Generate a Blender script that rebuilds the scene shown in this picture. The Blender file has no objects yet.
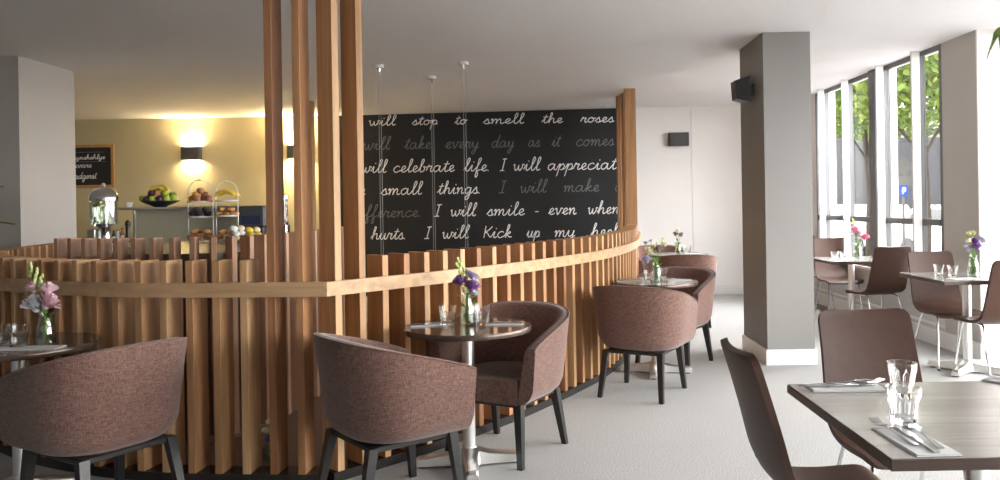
import bpy, math, random
from mathutils import Vector, Matrix

# ------------------------------------------------------------------ camera, world, sun, exposure
scene = bpy.context.scene
col = scene.collection
EYE = 1.40                      # camera height (m)
FOC = 800.0                     # focal length in pixels of the 1000 px wide frame
CU, CV, ROLL = 537.0, 203.5, 0.016
cam_d = bpy.data.cameras.new('camera')
cam_d.sensor_width = 36.0
cam_d.lens = FOC * 36.0 / 1000.0
cam_d.shift_x = (500 - CU) / 1000.0
cam_d.shift_y = -(240 - CV) / 1000.0
cam_d.clip_start = 0.05
cam_d.clip_end = 300
cam = bpy.data.objects.new('camera', cam_d)
cam.location = (0, 0, EYE)
cam.rotation_euler = (math.radians(90), ROLL, 0)
col.objects.link(cam)
scene.camera = cam

world = bpy.data.worlds.new('world')
scene.world = world
world.use_nodes = True
wn = world.node_tree
wn.nodes['Background'].inputs[0].default_value = (1.0, 0.985, 0.985, 1)
wn.nodes['Background'].inputs[1].default_value = 3.6

sun_d = bpy.data.lights.new('sun', 'SUN')
sun_d.energy = 1.0
sun_d.angle = math.radians(2)
sun_d.color = (1.0, 0.95, 0.86)
sun = bpy.data.objects.new('sun', sun_d)
sun.rotation_euler = (math.radians(38), math.radians(-14), 0)
col.objects.link(sun)

vs = scene.view_settings
vs.view_transform = 'Standard'
vs.look = 'None'
vs.exposure = 2.95
vs.gamma = 1.0
vs.use_curve_mapping = False


def portal(loc, rot, sx, sy):
    d = bpy.data.lights.new('window_portal', 'AREA')
    d.shape = 'RECTANGLE'
    d.size, d.size_y = sx, sy
    d.cycles.is_portal = True
    o = bpy.data.objects.new('window_portal', d)
    o.location, o.rotation_euler = loc, rot
    col.objects.link(o)


ROOM_H = 2.82
XW = 3.76                       # window wall beside the far tables
XN = 5.3                        # glazed wall of the near bay
YB = -3.2                       # wall behind the camera
YN = 6.80                       # return wall between the two bays
portal((XN + 0.12, (YB + YN) / 2, 1.55), (0, math.radians(90), 0), 2.3, 9.4)
portal((XW + 0.2, 9.2, 1.6), (0, math.radians(90), 0), 2.2, 3.6)

rnd = random.Random(7)

# ------------------------------------------------------------------ materials
MATS = {}


def new_mat(name):
    m = bpy.data.materials.new(name)
    m.use_nodes = True
    MATS[name] = m
    nt = m.node_tree
    return m, nt, nt.nodes['Principled BSDF']


def node(nt, kind, **kw):
    n = nt.nodes.new(kind)
    for k, v in kw.items():
        setattr(n, k, v)
    return n


def plain(name, c, rough=0.5, metal=0.0, spec=0.5, var=0.06, scale=30.0, bump=0.0, coat=0.0):
    """one colour with a faint procedural mottling"""
    m, nt, b = new_mat(name)
    tc = node(nt, 'ShaderNodeTexCoord')
    nz = node(nt, 'ShaderNodeTexNoise')
    nz.inputs['Scale'].default_value = scale
    nz.inputs['Detail'].default_value = 3
    nt.links.new(tc.outputs['Object'], nz.inputs['Vector'])
    rp = node(nt, 'ShaderNodeValToRGB')
    rp.color_ramp.elements[0].position = 0.3
    rp.color_ramp.elements[1].position = 0.7
    rp.color_ramp.elements[0].color = [max(0, x * (1 - var)) for x in c] + [1]
    rp.color_ramp.elements[1].color = [min(1, x * (1 + var)) for x in c] + [1]
    nt.links.new(nz.outputs['Fac'], rp.inputs['Fac'])
    nt.links.new(rp.outputs['Color'], b.inputs['Base Color'])
    b.inputs['Roughness'].default_value = rough
    b.inputs['Metallic'].default_value = metal
    b.inputs['Specular IOR Level'].default_value = spec
    b.inputs['Coat Weight'].default_value = coat
    if bump:
        bp = node(nt, 'ShaderNodeBump')
        bp.inputs['Strength'].default_value = bump
        bp.inputs['Distance'].default_value = 0.004
        nt.links.new(nz.outputs['Fac'], bp.inputs['Height'])
        nt.links.new(bp.outputs['Normal'], b.inputs['Normal'])
    return m


def wood(name, cols, rough=0.45, axis=2, grain=26.0, stretch=0.05, objvar=True, spec=0.35):
    """timber: long grain along one axis, each board its own tone"""
    m, nt, b = new_mat(name)
    tc = node(nt, 'ShaderNodeTexCoord')
    oi = node(nt, 'ShaderNodeObjectInfo')
    mp = node(nt, 'ShaderNodeMapping')
    sc = [grain, grain, grain]
    sc[axis] = grain * stretch
    mp.inputs['Scale'].default_value = sc
    ad = node(nt, 'ShaderNodeVectorMath', operation='ADD')
    cb = node(nt, 'ShaderNodeCombineXYZ')
    ml = node(nt, 'ShaderNodeMath', operation='MULTIPLY')
    ml.inputs[1].default_value = 37.0
    nt.links.new(oi.outputs['Random'], ml.inputs[0])
    for i in range(3):
        nt.links.new(ml.outputs[0], cb.inputs[i])
    nt.links.new(tc.outputs['Object'], ad.inputs[0])
    nt.links.new(cb.outputs[0], ad.inputs[1])
    nt.links.new(ad.outputs[0], mp.inputs['Vector'])
    nz = node(nt, 'ShaderNodeTexNoise')
    nz.inputs['Scale'].default_value = 1.0
    nz.inputs['Detail'].default_value = 5
    nz.inputs['Distortion'].default_value = 0.6
    nt.links.new(mp.outputs[0], nz.inputs['Vector'])
    rp = node(nt, 'ShaderNodeValToRGB')
    rp.color_ramp.elements[0].position = 0.30
    rp.color_ramp.elements[1].position = 0.72
    rp.color_ramp.elements[0].color = (0.72, 0.70, 0.68, 1)
    rp.color_ramp.elements[1].color = (1.12, 1.12, 1.12, 1)
    nt.links.new(nz.outputs['Fac'], rp.inputs['Fac'])
    r2 = node(nt, 'ShaderNodeValToRGB')
    cr = r2.color_ramp
    for i, c in enumerate(cols):
        p = i / max(1, len(cols) - 1)
        e = cr.elements[i] if i < 2 and len(cols) > 1 else (cr.elements.new(p) if i >= 2 else cr.elements[0])
        e.position = p
        e.color = list(c) + [1]
    if objvar:
        nt.links.new(oi.outputs['Random'], r2.inputs['Fac'])
    else:
        r2.inputs['Fac'].default_value = 0.5
    mx = node(nt, 'ShaderNodeMix', data_type='RGBA', blend_type='MULTIPLY')
    mx.inputs[0].default_value = 1.0
    nt.links.new(r2.outputs['Color'], mx.inputs[6])
    nt.links.new(rp.outputs['Color'], mx.inputs[7])
    nt.links.new(mx.outputs[2], b.inputs['Base Color'])
    b.inputs['Roughness'].default_value = rough
    b.inputs['Specular IOR Level'].default_value = spec
    return m


def weave(name, c1, c2, scale=330.0):
    """coarse linen weave from two crossed stretched noises"""
    m, nt, b = new_mat(name)
    tc = node(nt, 'ShaderNodeTexCoord')
    fs = []
    for s in ((1.0, 1.0, 0.09), (0.10, 0.10, 1.0)):
        mp = node(nt, 'ShaderNodeMapping')
        mp.inputs['Scale'].default_value = [scale * x for x in s]
        nz = node(nt, 'ShaderNodeTexNoise')
        nz.inputs['Scale'].default_value = 1.0
        nz.inputs['Detail'].default_value = 2
        nt.links.new(tc.outputs['Object'], mp.inputs['Vector'])
        nt.links.new(mp.outputs[0], nz.inputs['Vector'])
        fs.append(nz)
    a = node(nt, 'ShaderNodeMath', operation='ADD')
    nt.links.new(fs[0].outputs['Fac'], a.inputs[0])
    nt.links.new(fs[1].outputs['Fac'], a.inputs[1])
    h = node(nt, 'ShaderNodeMath', operation='MULTIPLY')
    h.inputs[1].default_value = 0.5
    nt.links.new(a.outputs[0], h.inputs[0])
    rp = node(nt, 'ShaderNodeValToRGB')
    rp.color_ramp.elements[0].position = 0.38
    rp.color_ramp.elements[1].position = 0.62
    rp.color_ramp.elements[0].color = list(c1) + [1]
    rp.color_ramp.elements[1].color = list(c2) + [1]
    nt.links.new(h.outputs[0], rp.inputs['Fac'])
    nt.links.new(rp.outputs['Color'], b.inputs['Base Color'])
    b.inputs['Roughness'].default_value = 0.9
    b.inputs['Specular IOR Level'].default_value = 0.15
    b.inputs['Sheen Weight'].default_value = 0.25
    b.inputs['Sheen Roughness'].default_value = 0.5
    bp = node(nt, 'ShaderNodeBump')
    bp.inputs['Strength'].default_value = 0.25
    bp.inputs['Distance'].default_value = 0.002
    nt.links.new(h.outputs[0], bp.inputs['Height'])
    nt.links.new(bp.outputs['Normal'], b.inputs['Normal'])
    return m


def carpet(name):
    m, nt, b = new_mat(name)
    tc = node(nt, 'ShaderNodeTexCoord')
    n1 = node(nt, 'ShaderNodeTexNoise')
    n1.inputs['Scale'].default_value = 150
    n1.inputs['Detail'].default_value = 2
    n2 = node(nt, 'ShaderNodeTexNoise')
    n2.inputs['Scale'].default_value = 1.4
    n2.inputs['Detail'].default_value = 3
    for n in (n1, n2):
        nt.links.new(tc.outputs['Object'], n.inputs['Vector'])
    r1 = node(nt, 'ShaderNodeValToRGB')
    r1.color_ramp.elements[0].position = 0.35
    r1.color_ramp.elements[1].position = 0.62
    r1.color_ramp.elements[0].color = (0.25, 0.247, 0.24, 1)
    r1.color_ramp.elements[1].color = (0.60, 0.593, 0.58, 1)
    nt.links.new(n1.outputs['Fac'], r1.inputs['Fac'])
    r2 = node(nt, 'ShaderNodeValToRGB')
    r2.color_ramp.elements[0].color = (0.94, 0.94, 0.94, 1)
    r2.color_ramp.elements[1].color = (1.06, 1.06, 1.06, 1)
    nt.links.new(n2.outputs['Fac'], r2.inputs['Fac'])
    mx = node(nt, 'ShaderNodeMix', data_type='RGBA', blend_type='MULTIPLY')
    mx.inputs[0].default_value = 1
    nt.links.new(r1.outputs['Color'], mx.inputs[6])
    nt.links.new(r2.outputs['Color'], mx.inputs[7])
    nt.links.new(mx.outputs[2], b.inputs['Base Color'])
    b.inputs['Roughness'].default_value = 0.95
    b.inputs['Specular IOR Level'].default_value = 0.1
    bp = node(nt, 'ShaderNodeBump')
    bp.inputs['Strength'].default_value = 0.3
    bp.inputs['Distance'].default_value = 0.003
    nt.links.new(n1.outputs['Fac'], bp.inputs['Height'])
    nt.links.new(bp.outputs['Normal'], b.inputs['Normal'])
    return m


def clear(name, tint, gloss=0.12, rough=0.02, edge=0.55):
    """thin clear glass: mostly straight through, mirror-like at grazing angles"""
    m = bpy.data.materials.new(name)
    m.use_nodes = True
    MATS[name] = m
    nt = m.node_tree
    nt.nodes.clear()
    out = node(nt, 'ShaderNodeOutputMaterial')
    tr = node(nt, 'ShaderNodeBsdfTransparent')
    tr.inputs[0].default_value = list(tint) + [1]
    gl = node(nt, 'ShaderNodeBsdfGlossy')
    gl.inputs['Roughness'].default_value = rough
    lw = node(nt, 'ShaderNodeLayerWeight')
    lw.inputs['Blend'].default_value = 0.35
    ma = node(nt, 'ShaderNodeMath', operation='MULTIPLY_ADD')
    ma.inputs[1].default_value = edge
    ma.inputs[2].default_value = gloss
    nt.links.new(lw.outputs['Facing'], ma.inputs[0])
    mx = node(nt, 'ShaderNodeMixShader')
    nt.links.new(ma.outputs[0], mx.inputs[0])
    nt.links.new(tr.outputs[0], mx.inputs[1])
    nt.links.new(gl.outputs[0], mx.inputs[2])
    nt.links.new(mx.outputs[0], out.inputs['Surface'])
    return m


def glow(name, c, s):
    m, nt, b = new_mat(name)
    b.inputs['Base Color'].default_value = list(c) + [1]
    b.inputs['Emission Color'].default_value = list(c) + [1]
    b.inputs['Emission Strength'].default_value = s
    return m


def petal_mat(name, c1, c2):
    m, nt, b = new_mat(name)
    tc = node(nt, 'ShaderNodeTexCoord')
    nz = node(nt, 'ShaderNodeTexNoise')
    nz.inputs['Scale'].default_value = 60
    nt.links.new(tc.outputs['Object'], nz.inputs['Vector'])
    rp = node(nt, 'ShaderNodeValToRGB')
    rp.color_ramp.elements[0].position = 0.35
    rp.color_ramp.elements[1].position = 0.65
    rp.color_ramp.elements[0].color = list(c1) + [1]
    rp.color_ramp.elements[1].color = list(c2) + [1]
    nt.links.new(nz.outputs['Fac'], rp.inputs['Fac'])
    nt.links.new(rp.outputs['Color'], b.inputs['Base Color'])
    b.inputs['Roughness'].default_value = 0.7
    return m


def leafy(name, c1, c2):
    """leaf with light passing through it"""
    m, nt, b = new_mat(name)
    oi = node(nt, 'ShaderNodeTexCoord')
    nz = node(nt, 'ShaderNodeTexNoise')
    nz.inputs['Scale'].default_value = 1.3
    nt.links.new(oi.outputs['Object'], nz.inputs['Vector'])
    rp = node(nt, 'ShaderNodeValToRGB')
    rp.color_ramp.elements[0].position = 0.35
    rp.color_ramp.elements[1].position = 0.65
    rp.color_ramp.elements[0].color = list(c1) + [1]
    rp.color_ramp.elements[1].color = list(c2) + [1]
    nt.links.new(nz.outputs['Fac'], rp.inputs['Fac'])
    nt.links.new(rp.outputs['Color'], b.inputs['Base Color'])
    b.inputs['Roughness'].default_value = 0.6
    b.inputs['Specular IOR Level'].default_value = 0.1
    tl = node(nt, 'ShaderNodeBsdfTranslucent')
    nt.links.new(rp.outputs['Color'], tl.inputs['Color'])
    mx = node(nt, 'ShaderNodeMixShader')
    mx.inputs[0].default_value = 0.4
    out = nt.nodes['Material Output']
    nt.links.new(b.outputs[0], mx.inputs[1])
    nt.links.new(tl.outputs[0], mx.inputs[2])
    nt.links.new(mx.outputs[0], out.inputs['Surface'])
    return m


M_CARPET = carpet('grey_carpet')
M_CEIL = plain('ceiling_paint', (0.90, 0.888, 0.905), 0.8, var=0.01, scale=2)
M_WHITE = plain('white_wall_paint', (0.86, 0.83, 0.81), 0.7, var=0.015, scale=2)
M_GREY = plain('grey_wall_paint', (0.24, 0.228, 0.218), 0.55, var=0.02, scale=2)
M_GREY2 = plain('light_grey_wall_paint', (0.47, 0.435, 0.405), 0.55, var=0.02, scale=2)
M_LILAC = plain('pale_grey_wall_paint', (0.60, 0.585, 0.595), 0.6, var=0.02, scale=2)
M_YELLOW = plain('olive_yellow_wall_paint', (0.58, 0.505, 0.30), 0.7, var=0.03, scale=3)
M_DIM = plain('bounce_dimming_wall', (0.26, 0.24, 0.225), 0.7, var=0.03, scale=2)  # made-up dark tone for unseen left and rear walls, cuts bounce light
M_SKIRT = plain('white_skirting_paint', (0.82, 0.81, 0.80), 0.4, var=0.01)
M_FIN = wood('slat_timber', [(0.32, 0.14, 0.062), (0.56, 0.33, 0.16), (0.42, 0.205, 0.095), (0.60, 0.37, 0.19)], 0.5)
M_FIN2 = wood('counter_slat_timber', [(0.44, 0.25, 0.15), (0.52, 0.31, 0.20)], 0.5)
M_RAIL = wood('rail_timber', [(0.54, 0.345, 0.19), (0.60, 0.39, 0.22)], 0.42, axis=0, grain=18)
M_PLINTH = plain('dark_plinth', (0.025, 0.023, 0.022), 0.25, var=0.1)
M_FABRIC = weave('mauve_brown_linen', (0.088, 0.045, 0.035), (0.220, 0.126, 0.101))
M_LEATHER = plain('brown_leatherette', (0.064, 0.033, 0.024), 0.45, 0.0, 0.2, var=0.07, scale=22, bump=0.06)
M_PLYEDGE = wood('ply_edge', [(0.42, 0.22, 0.12), (0.36, 0.18, 0.10)], 0.5)
M_BLACKLEG = plain('black_stained_timber', (0.018, 0.017, 0.016), 0.35, var=0.2)
M_CHROME = plain('chrome', (0.72, 0.72, 0.72), 0.16, 1.0, var=0.02)
M_ALU = plain('polished_aluminium', (0.86, 0.85, 0.83), 0.34, 1.0, var=0.03, scale=8)
M_STEEL = plain('brushed_steel', (0.52, 0.51, 0.48), 0.30, 1.0, var=0.06, scale=12)
M_TOP = wood('table_top_laminate', [(0.47, 0.445, 0.425), (0.53, 0.505, 0.485)], 0.25, axis=0, grain=30, spec=1.0)
M_TOP.node_tree.nodes['Principled BSDF'].inputs['Metallic'].default_value = 0.72
M_RTOP = wood('round_top_laminate', [(0.15, 0.105, 0.085), (0.18, 0.13, 0.105)], 0.13, axis=0, grain=30, spec=1.0)
M_RTOP.node_tree.nodes['Principled BSDF'].inputs['Metallic'].default_value = 0.5
M_TOPEDGE = wood('table_edge_timber', [(0.065, 0.042, 0.034), (0.08, 0.05, 0.04)], 0.3, axis=0, grain=40)
M_EDGEMET = plain('round_table_edge_band', (0.11, 0.078, 0.062), 0.24, 0.45, var=0.1)
M_CHALK = plain('blackboard_paint', (0.020, 0.021, 0.022), 0.75, var=0.12, scale=1.5)
M_CHALKW = plain('white_chalk', (0.94, 0.94, 0.93), 0.9, var=0.05, scale=60)
M_CHALKG = plain('grey_chalk', (0.20, 0.20, 0.198), 0.9, var=0.1, scale=60)
M_OAK = wood('oak_frame', [(0.52, 0.28, 0.10), (0.55, 0.30, 0.11)], 0.5, axis=2)
M_CABLE = plain('grey_steel_cable', (0.33, 0.33, 0.33), 0.5, var=0.05)
M_DARKMET = plain('dark_grey_powdercoat', (0.065, 0.065, 0.068), 0.4, var=0.06)
M_FRAME = plain('grey_window_frame', (0.11, 0.11, 0.115), 0.4, var=0.04)
M_WHITEMET = plain('white_window_fin', (0.80, 0.79, 0.78), 0.5, var=0.01)
M_PANE = clear('window_glass', (0.84, 0.85, 0.845), 0.02, 0.02, 0.10)
M_TINT = clear('clear_window_glass', (0.93, 0.94, 0.94), 0.01, 0.02, 0.06)
M_GLASS, _nt, _b = new_mat('tumbler_glass')
_b.inputs['Transmission Weight'].default_value = 1.0
_b.inputs['Roughness'].default_value = 0.0
_b.inputs['IOR'].default_value = 1.45
_b.inputs['Base Color'].default_value = (0.97, 0.98, 0.98, 1)
M_VASE = clear('vase_glass', (0.90, 0.94, 0.90), 0.10, 0.03)
M_NAPKIN = plain('white_napkin', (0.60, 0.60, 0.595), 0.85, var=0.03, scale=40)
M_CUTLERY = plain('cutlery_steel', (0.50, 0.50, 0.51), 0.18, 1.0, var=0.03)
M_STEM = plain('flower_stem', (0.16, 0.30, 0.06), 0.6, var=0.2)
M_LEAF = petal_mat('flower_leaf', (0.10, 0.22, 0.05), (0.22, 0.38, 0.10))
M_PINK = petal_mat('pink_petals', (0.62, 0.36, 0.42), (0.80, 0.58, 0.62))
M_HOTPINK = petal_mat('deep_pink_petals', (0.62, 0.13, 0.26), (0.78, 0.34, 0.44))
M_WPETAL = petal_mat('white_petals', (0.66, 0.66, 0.70), (0.84, 0.83, 0.84))
M_CREAM = petal_mat('cream_petals', (0.68, 0.66, 0.36), (0.82, 0.80, 0.58))
M_PURPLE = petal_mat('purple_petals', (0.12, 0.035, 0.20), (0.30, 0.14, 0.42))
M_LAVENDER = petal_mat('lavender_petals', (0.36, 0.33, 0.50), (0.56, 0.53, 0.66))
M_DUSK = petal_mat('dusky_petals', (0.16, 0.09, 0.10), (0.30, 0.20, 0.20))
M_BUD = petal_mat('lime_buds', (0.45, 0.58, 0.16), (0.66, 0.72, 0.34))
M_BLACK = plain('black_plastic', (0.02, 0.02, 0.02), 0.4, var=0.1)
M_NAVY = plain('navy_cloth', (0.02, 0.03, 0.08), 0.8)
M_CERAMIC = plain('white_ceramic', (0.80, 0.79, 0.76), 0.25, var=0.01)
M_STONE = plain('dark_stone_worktop', (0.18, 0.17, 0.155), 0.25, var=0.15, scale=60)
M_COUNTER = plain('brown_counter_panel', (0.20, 0.125, 0.085), 0.5, var=0.08, scale=8)
M_SPLASH = plain('pale_splash_panel', (0.50, 0.48, 0.36), 0.3, var=0.03)
M_LAMPGLOW = glow('lit_lamp_opening', (1.0, 0.82, 0.55), 14.0)
M_ORANGE = plain('orange_peel', (0.75, 0.32, 0.05), 0.5, var=0.12)
M_PEACH = plain('peach_skin', (0.46, 0.19, 0.10), 0.6, var=0.35, scale=18)
M_APPLE = plain('green_apple_skin', (0.36, 0.46, 0.06), 0.35, var=0.18, scale=14)
M_PLUM = plain('plum_skin', (0.07, 0.025, 0.05), 0.4, var=0.3, scale=14)
M_BANANA = plain('banana_skin', (0.74, 0.52, 0.06), 0.5, var=0.14, scale=20)
M_PASTRY = plain('baked_pastry', (0.52, 0.25, 0.08), 0.6, var=0.35, scale=45, bump=0.4)
M_MUFFIN = plain('dark_muffin', (0.045, 0.035, 0.035), 0.6, var=0.4, scale=40)
M_BREAD = plain('pale_bread', (0.72, 0.62, 0.42), 0.7, var=0.18, scale=30)
M_CEREAL = plain('toasted_cereal', (0.24, 0.12, 0.06), 0.8, var=0.5, scale=70)
M_LEMON = plain('citrus_slices', (0.72, 0.50, 0.06), 0.5, var=0.2)
M_LIME = plain('lime_and_mint', (0.16, 0.28, 0.04), 0.6, var=0.3)
M_WATER = clear('water', (0.88, 0.92, 0.88), 0.04)
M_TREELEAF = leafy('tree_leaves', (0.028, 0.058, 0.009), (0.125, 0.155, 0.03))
M_BARK = wood('tree_bark', [(0.02, 0.017, 0.014), (0.026, 0.022, 0.018)], 0.9, grain=8, stretch=0.2, spec=0.0)
M_PALM = petal_mat('plant_leaf', (0.08, 0.17, 0.03), (0.22, 0.34, 0.06))
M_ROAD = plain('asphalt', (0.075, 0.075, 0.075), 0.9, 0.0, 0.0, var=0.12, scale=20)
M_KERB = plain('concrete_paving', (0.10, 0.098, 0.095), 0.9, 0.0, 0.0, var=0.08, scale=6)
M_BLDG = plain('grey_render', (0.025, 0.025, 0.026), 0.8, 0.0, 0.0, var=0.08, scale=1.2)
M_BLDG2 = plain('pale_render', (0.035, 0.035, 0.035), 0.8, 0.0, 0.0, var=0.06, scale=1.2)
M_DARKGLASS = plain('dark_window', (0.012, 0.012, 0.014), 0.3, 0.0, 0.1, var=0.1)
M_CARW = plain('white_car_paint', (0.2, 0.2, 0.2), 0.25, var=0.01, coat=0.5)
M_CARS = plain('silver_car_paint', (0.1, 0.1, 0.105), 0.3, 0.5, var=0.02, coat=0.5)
M_TYRE = plain('tyre_rubber', (0.02, 0.02, 0.02), 0.9)
M_BLUE = plain('blue_sign', (0.008, 0.025, 0.13), 0.6, 0.0, 0.0, var=0.02)
M_SIGNGREY = plain('sign_back_metal', (0.045, 0.044, 0.04), 0.7, 0.0, 0.0, var=0.05)
M_POT = plain('grey_pot', (0.25, 0.24, 0.23), 0.7, var=0.08)


# ------------------------------------------------------------------ mesh helpers
class MB:
    def __init__(s):
        s.v, s.f = [], []

    def add(s, vs, fs):
        k = len(s.v)
        s.v += [tuple(p) for p in vs]
        s.f += [tuple(i + k for i in f) for f in fs]
        return s

    def box(s, x0, x1, y0, y1, z0, z1):
        return s.add([(x0, y0, z0), (x1, y0, z0), (x1, y1, z0), (x0, y1, z0), (x0, y0, z1), (x1, y0, z1), (x1, y1, z1), (x0, y1, z1)],
                     [(0, 3, 2, 1), (4, 5, 6, 7), (0, 1, 5, 4), (1, 2, 6, 5), (2, 3, 7, 6), (3, 0, 4, 7)])

    def bbox(s, x0, x1, y0, y1, z0, z1, r=0.01):
        """box with chamfered edges"""
        xs, ys, zs = (x0, x1), (y0, y1), (z0, z1)
        pts, idx = [], {}
        for i in range(2):
            for j in range(2):
                for k in range(2):
                    sx, sy, sz = (1, -1)[i], (1, -1)[j], (1, -1)[k]
                    for a in range(3):
                        p = [xs[i] + sx * r, ys[j] + sy * r, zs[k] + sz * r]
                        p[a] = (xs[i], ys[j], zs[k])[a]
                        idx[i, j, k, a] = len(pts)
                        pts.append(p)
        fs = []
        for a in range(3):
            b, c = (a + 1) % 3, (a + 2) % 3
            for e in range(2):
                q = []
                for (m, n) in ((0, 0), (1, 0), (1, 1), (0, 1)):
                    t = [0, 0, 0]
                    t[a], t[b], t[c] = e, m, n
                    q.append(idx[t[0], t[1], t[2], a])
                fs.append(tuple(q if e else q[::-1]))
            for m in range(2):
                for n in range(2):
                    t0, t1 = [0, 0, 0], [0, 0, 0]
                    t0[b] = t1[b] = m
                    t0[c] = t1[c] = n
                    t1[a] = 1
                    q = [idx[(*t0, b)], idx[(*t1, b)], idx[(*t1, c)], idx[(*t0, c)]]
                    fs.append(tuple(q if (m ^ n) else q[::-1]))
        for i in range(2):
            for j in range(2):
                for k in range(2):
                    q = [idx[i, j, k, a] for a in range(3)]
                    fs.append(tuple(q if (i + j + k) % 2 else q[::-1]))
        return s.add(pts, fs)

    def rings(s, rings, cap=True, closed=False):
        k = len(s.v)
        n = len(rings[0])
        for r in rings:
            s.v += [tuple(p) for p in r]
        m = len(rings)
        for i in range(m if closed else m - 1):
            a, b = k + i * n, k + ((i + 1) % m) * n
            for j in range(n):
                j2 = (j + 1) % n
                s.f.append((a + j, a + j2, b + j2, b + j))
        if cap and not closed:
            s.f.append(tuple(k + j for j in range(n))[::-1])
            s.f.append(tuple(k + (m - 1) * n + j for j in range(n)))
        return s

    def tube(s, path, r, n=8, cap=True, closed=False):
        pts = [Vector(p) for p in path]
        rr = r if isinstance(r, (list, tuple)) else [r] * len(pts)
        rings = []
        up = None
        m = len(pts)
        for i, p in enumerate(pts):
            if closed:
                t = pts[(i + 1) % m] - pts[i - 1]
            else:
                t = pts[min(i + 1, m - 1)] - pts[max(i - 1, 0)]
            t.normalize()
            if up is None:
                up = Vector((0, 0, 1)) if abs(t.z) < 0.9 else Vector((1, 0, 0))
            a = t.cross(up)
            if a.length < 1e-5:
                a = t.cross(Vector((0, 1, 0)))
            a.normalize()
            up = a.cross(t).normalized()
            rings.append([p + (a * math.cos(2 * math.pi * j / n) + up * math.sin(2 * math.pi * j / n)) * rr[i] for j in range(n)])
        return s.rings(rings, cap, closed)

    def lathe(s, prof, n=24, cx=0.0, cy=0.0, cap=True, sx=1.0, sy=1.0):
        rings = [[(cx + r * sx * math.cos(2 * math.pi * j / n), cy + r * sy * math.sin(2 * math.pi * j / n), z) for j in range(n)] for r, z in prof]
        return s.rings(rings, cap)

    def ball(s, c, rx, ry=None, rz=None, n=12, m=7, jit=0.0):
        ry = ry or rx
        rz = rz or rx
        rings = []
        for i in range(m + 1):
            a = math.pi * (0.02 + 0.96 * i / m) - math.pi / 2
            rings.append([(c[0] + rx * math.cos(a) * math.cos(2 * math.pi * j / n) * (1 + jit * (rnd.random() - .5)),
                           c[1] + ry * math.cos(a) * math.sin(2 * math.pi * j / n) * (1 + jit * (rnd.random() - .5)),
                           c[2] + rz * math.sin(a)) for j in range(n)])
        return s.rings(rings, True)

    def mesh(s, name, mat, smooth=False, sharp=35):
        me = bpy.data.meshes.new(name)
        me.from_pydata(s.v, [], s.f)
        me.materials.append(mat)
        me.update()
        if smooth:
            me.polygons.foreach_set('use_smooth', [True] * len(me.polygons))
            try:
                me.set_sharp_from_angle(angle=math.radians(sharp))
            except Exception:
                pass
        return me

    def build(s, name, mat, parent=None, smooth=False, sharp=35, loc=None, rz=0.0):
        return link(name, s.mesh(name, mat, smooth, sharp), parent, loc, rz)


def link(name, me, parent=None, loc=None, rz=0.0):
    o = bpy.data.objects.new(name, me)
    col.objects.link(o)
    if parent is not None:
        o.parent = parent
    if loc is not None:
        o.location = loc
    if rz:
        o.rotation_euler = (0, 0, rz)
    return o


def tag(o, label=None, cat=None, group=None, kind=None):
    if label:
        o['label'] = label
    if cat:
        o['category'] = cat
    if group:
        o['group'] = group
    if kind:
        o['kind'] = kind
    return o


def thing(name, label, cat, loc=(0, 0, 0), rz=0.0, group=None):
    o = link(name, None, None, loc, rz)
    o.empty_display_size = 0.1
    return tag(o, label, cat, group)


def struct(o):
    o['kind'] = 'structure'
    return o


def copy_tree(o, parent=None, keep=None):
    c = o.copy()
    col.objects.link(c)
    c.parent = parent
    for ch in list(o.children):
        copy_tree(ch, c)
    return c


def put(proto, state, label, loc, rz=0.0, group=None, scale=None):
    """first use places the prototype itself, later uses place copies of it and its parts"""
    o = proto if not state.get('used') else copy_tree(proto)
    state['used'] = True
    o.location = loc
    o.rotation_euler = (0, 0, rz)
    o['label'] = label
    if group:
        o['group'] = group
    if scale:
        o.scale = scale
    return o


def crom(pts, per=8, closed=False):
    """Catmull-Rom through points of any dimension"""
    out = []
    n = len(pts)
    for i in range(n if closed else n - 1):
        p1, p2 = pts[i], pts[(i + 1) % n]
        p0 = pts[i - 1] if (i > 0 or closed) else p1
        p3 = pts[(i + 2) % n] if (i + 2 < n or closed) else p2
        for k in range(per):
            t = k / per
            out.append(tuple(0.5 * (2 * b + (c - a) * t + (2 * a - 5 * b + 4 * c - d) * t * t + (3 * b - a - 3 * c + d) * t ** 3)
                             for a, b, c, d in zip(p0, p1, p2, p3)))
    if not closed:
        out.append(tuple(pts[-1]))
    return out


class Path:
    """arc-length parametrised plan curve"""
    def __init__(s, pts, per=12):
        s.p = crom(pts, per)
        s.d = [0.0]
        for a, b in zip(s.p, s.p[1:]):
            s.d.append(s.d[-1] + math.dist(a, b))
        s.len = s.d[-1]

    def at(s, t):
        t = min(max(t, 0), s.len)
        for i in range(len(s.d) - 1):
            if t <= s.d[i + 1]:
                k = (t - s.d[i]) / max(1e-9, s.d[i + 1] - s.d[i])
                a, b = s.p[i], s.p[i + 1]
                x, y = a[0] + (b[0] - a[0]) * k, a[1] + (b[1] - a[1]) * k
                j0, j1 = max(0, i - 3), min(len(s.p) - 1, i + 4)
                tx, ty = s.p[j1][0] - s.p[j0][0], s.p[j1][1] - s.p[j0][1]
                l = math.hypot(tx, ty)
                return x, y, tx / l, ty / l
        return None


def sweep(path, s0, s1, o0, o1, z0, z1, side, n=60):
    """box section swept along a plan path; offsets measured along the outward normal"""
    rings = []
    for i in range(n + 1):
        x, y, tx, ty = path.at(s0 + (s1 - s0) * i / n)
        nx, ny = (ty * side, -tx * side)
        rings.append([(x + nx * o0, y + ny * o0, z0), (x + nx * o1, y + ny * o1, z0), (x + nx * o1, y + ny * o1, z1), (x + nx * o0, y + ny * o0, z1)])
    return MB().rings(rings)


def facing(fx, fy):
    """rotation that turns a thing whose front looks along -Y towards (fx, fy)"""
    return math.atan2(fx, -fy)


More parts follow.
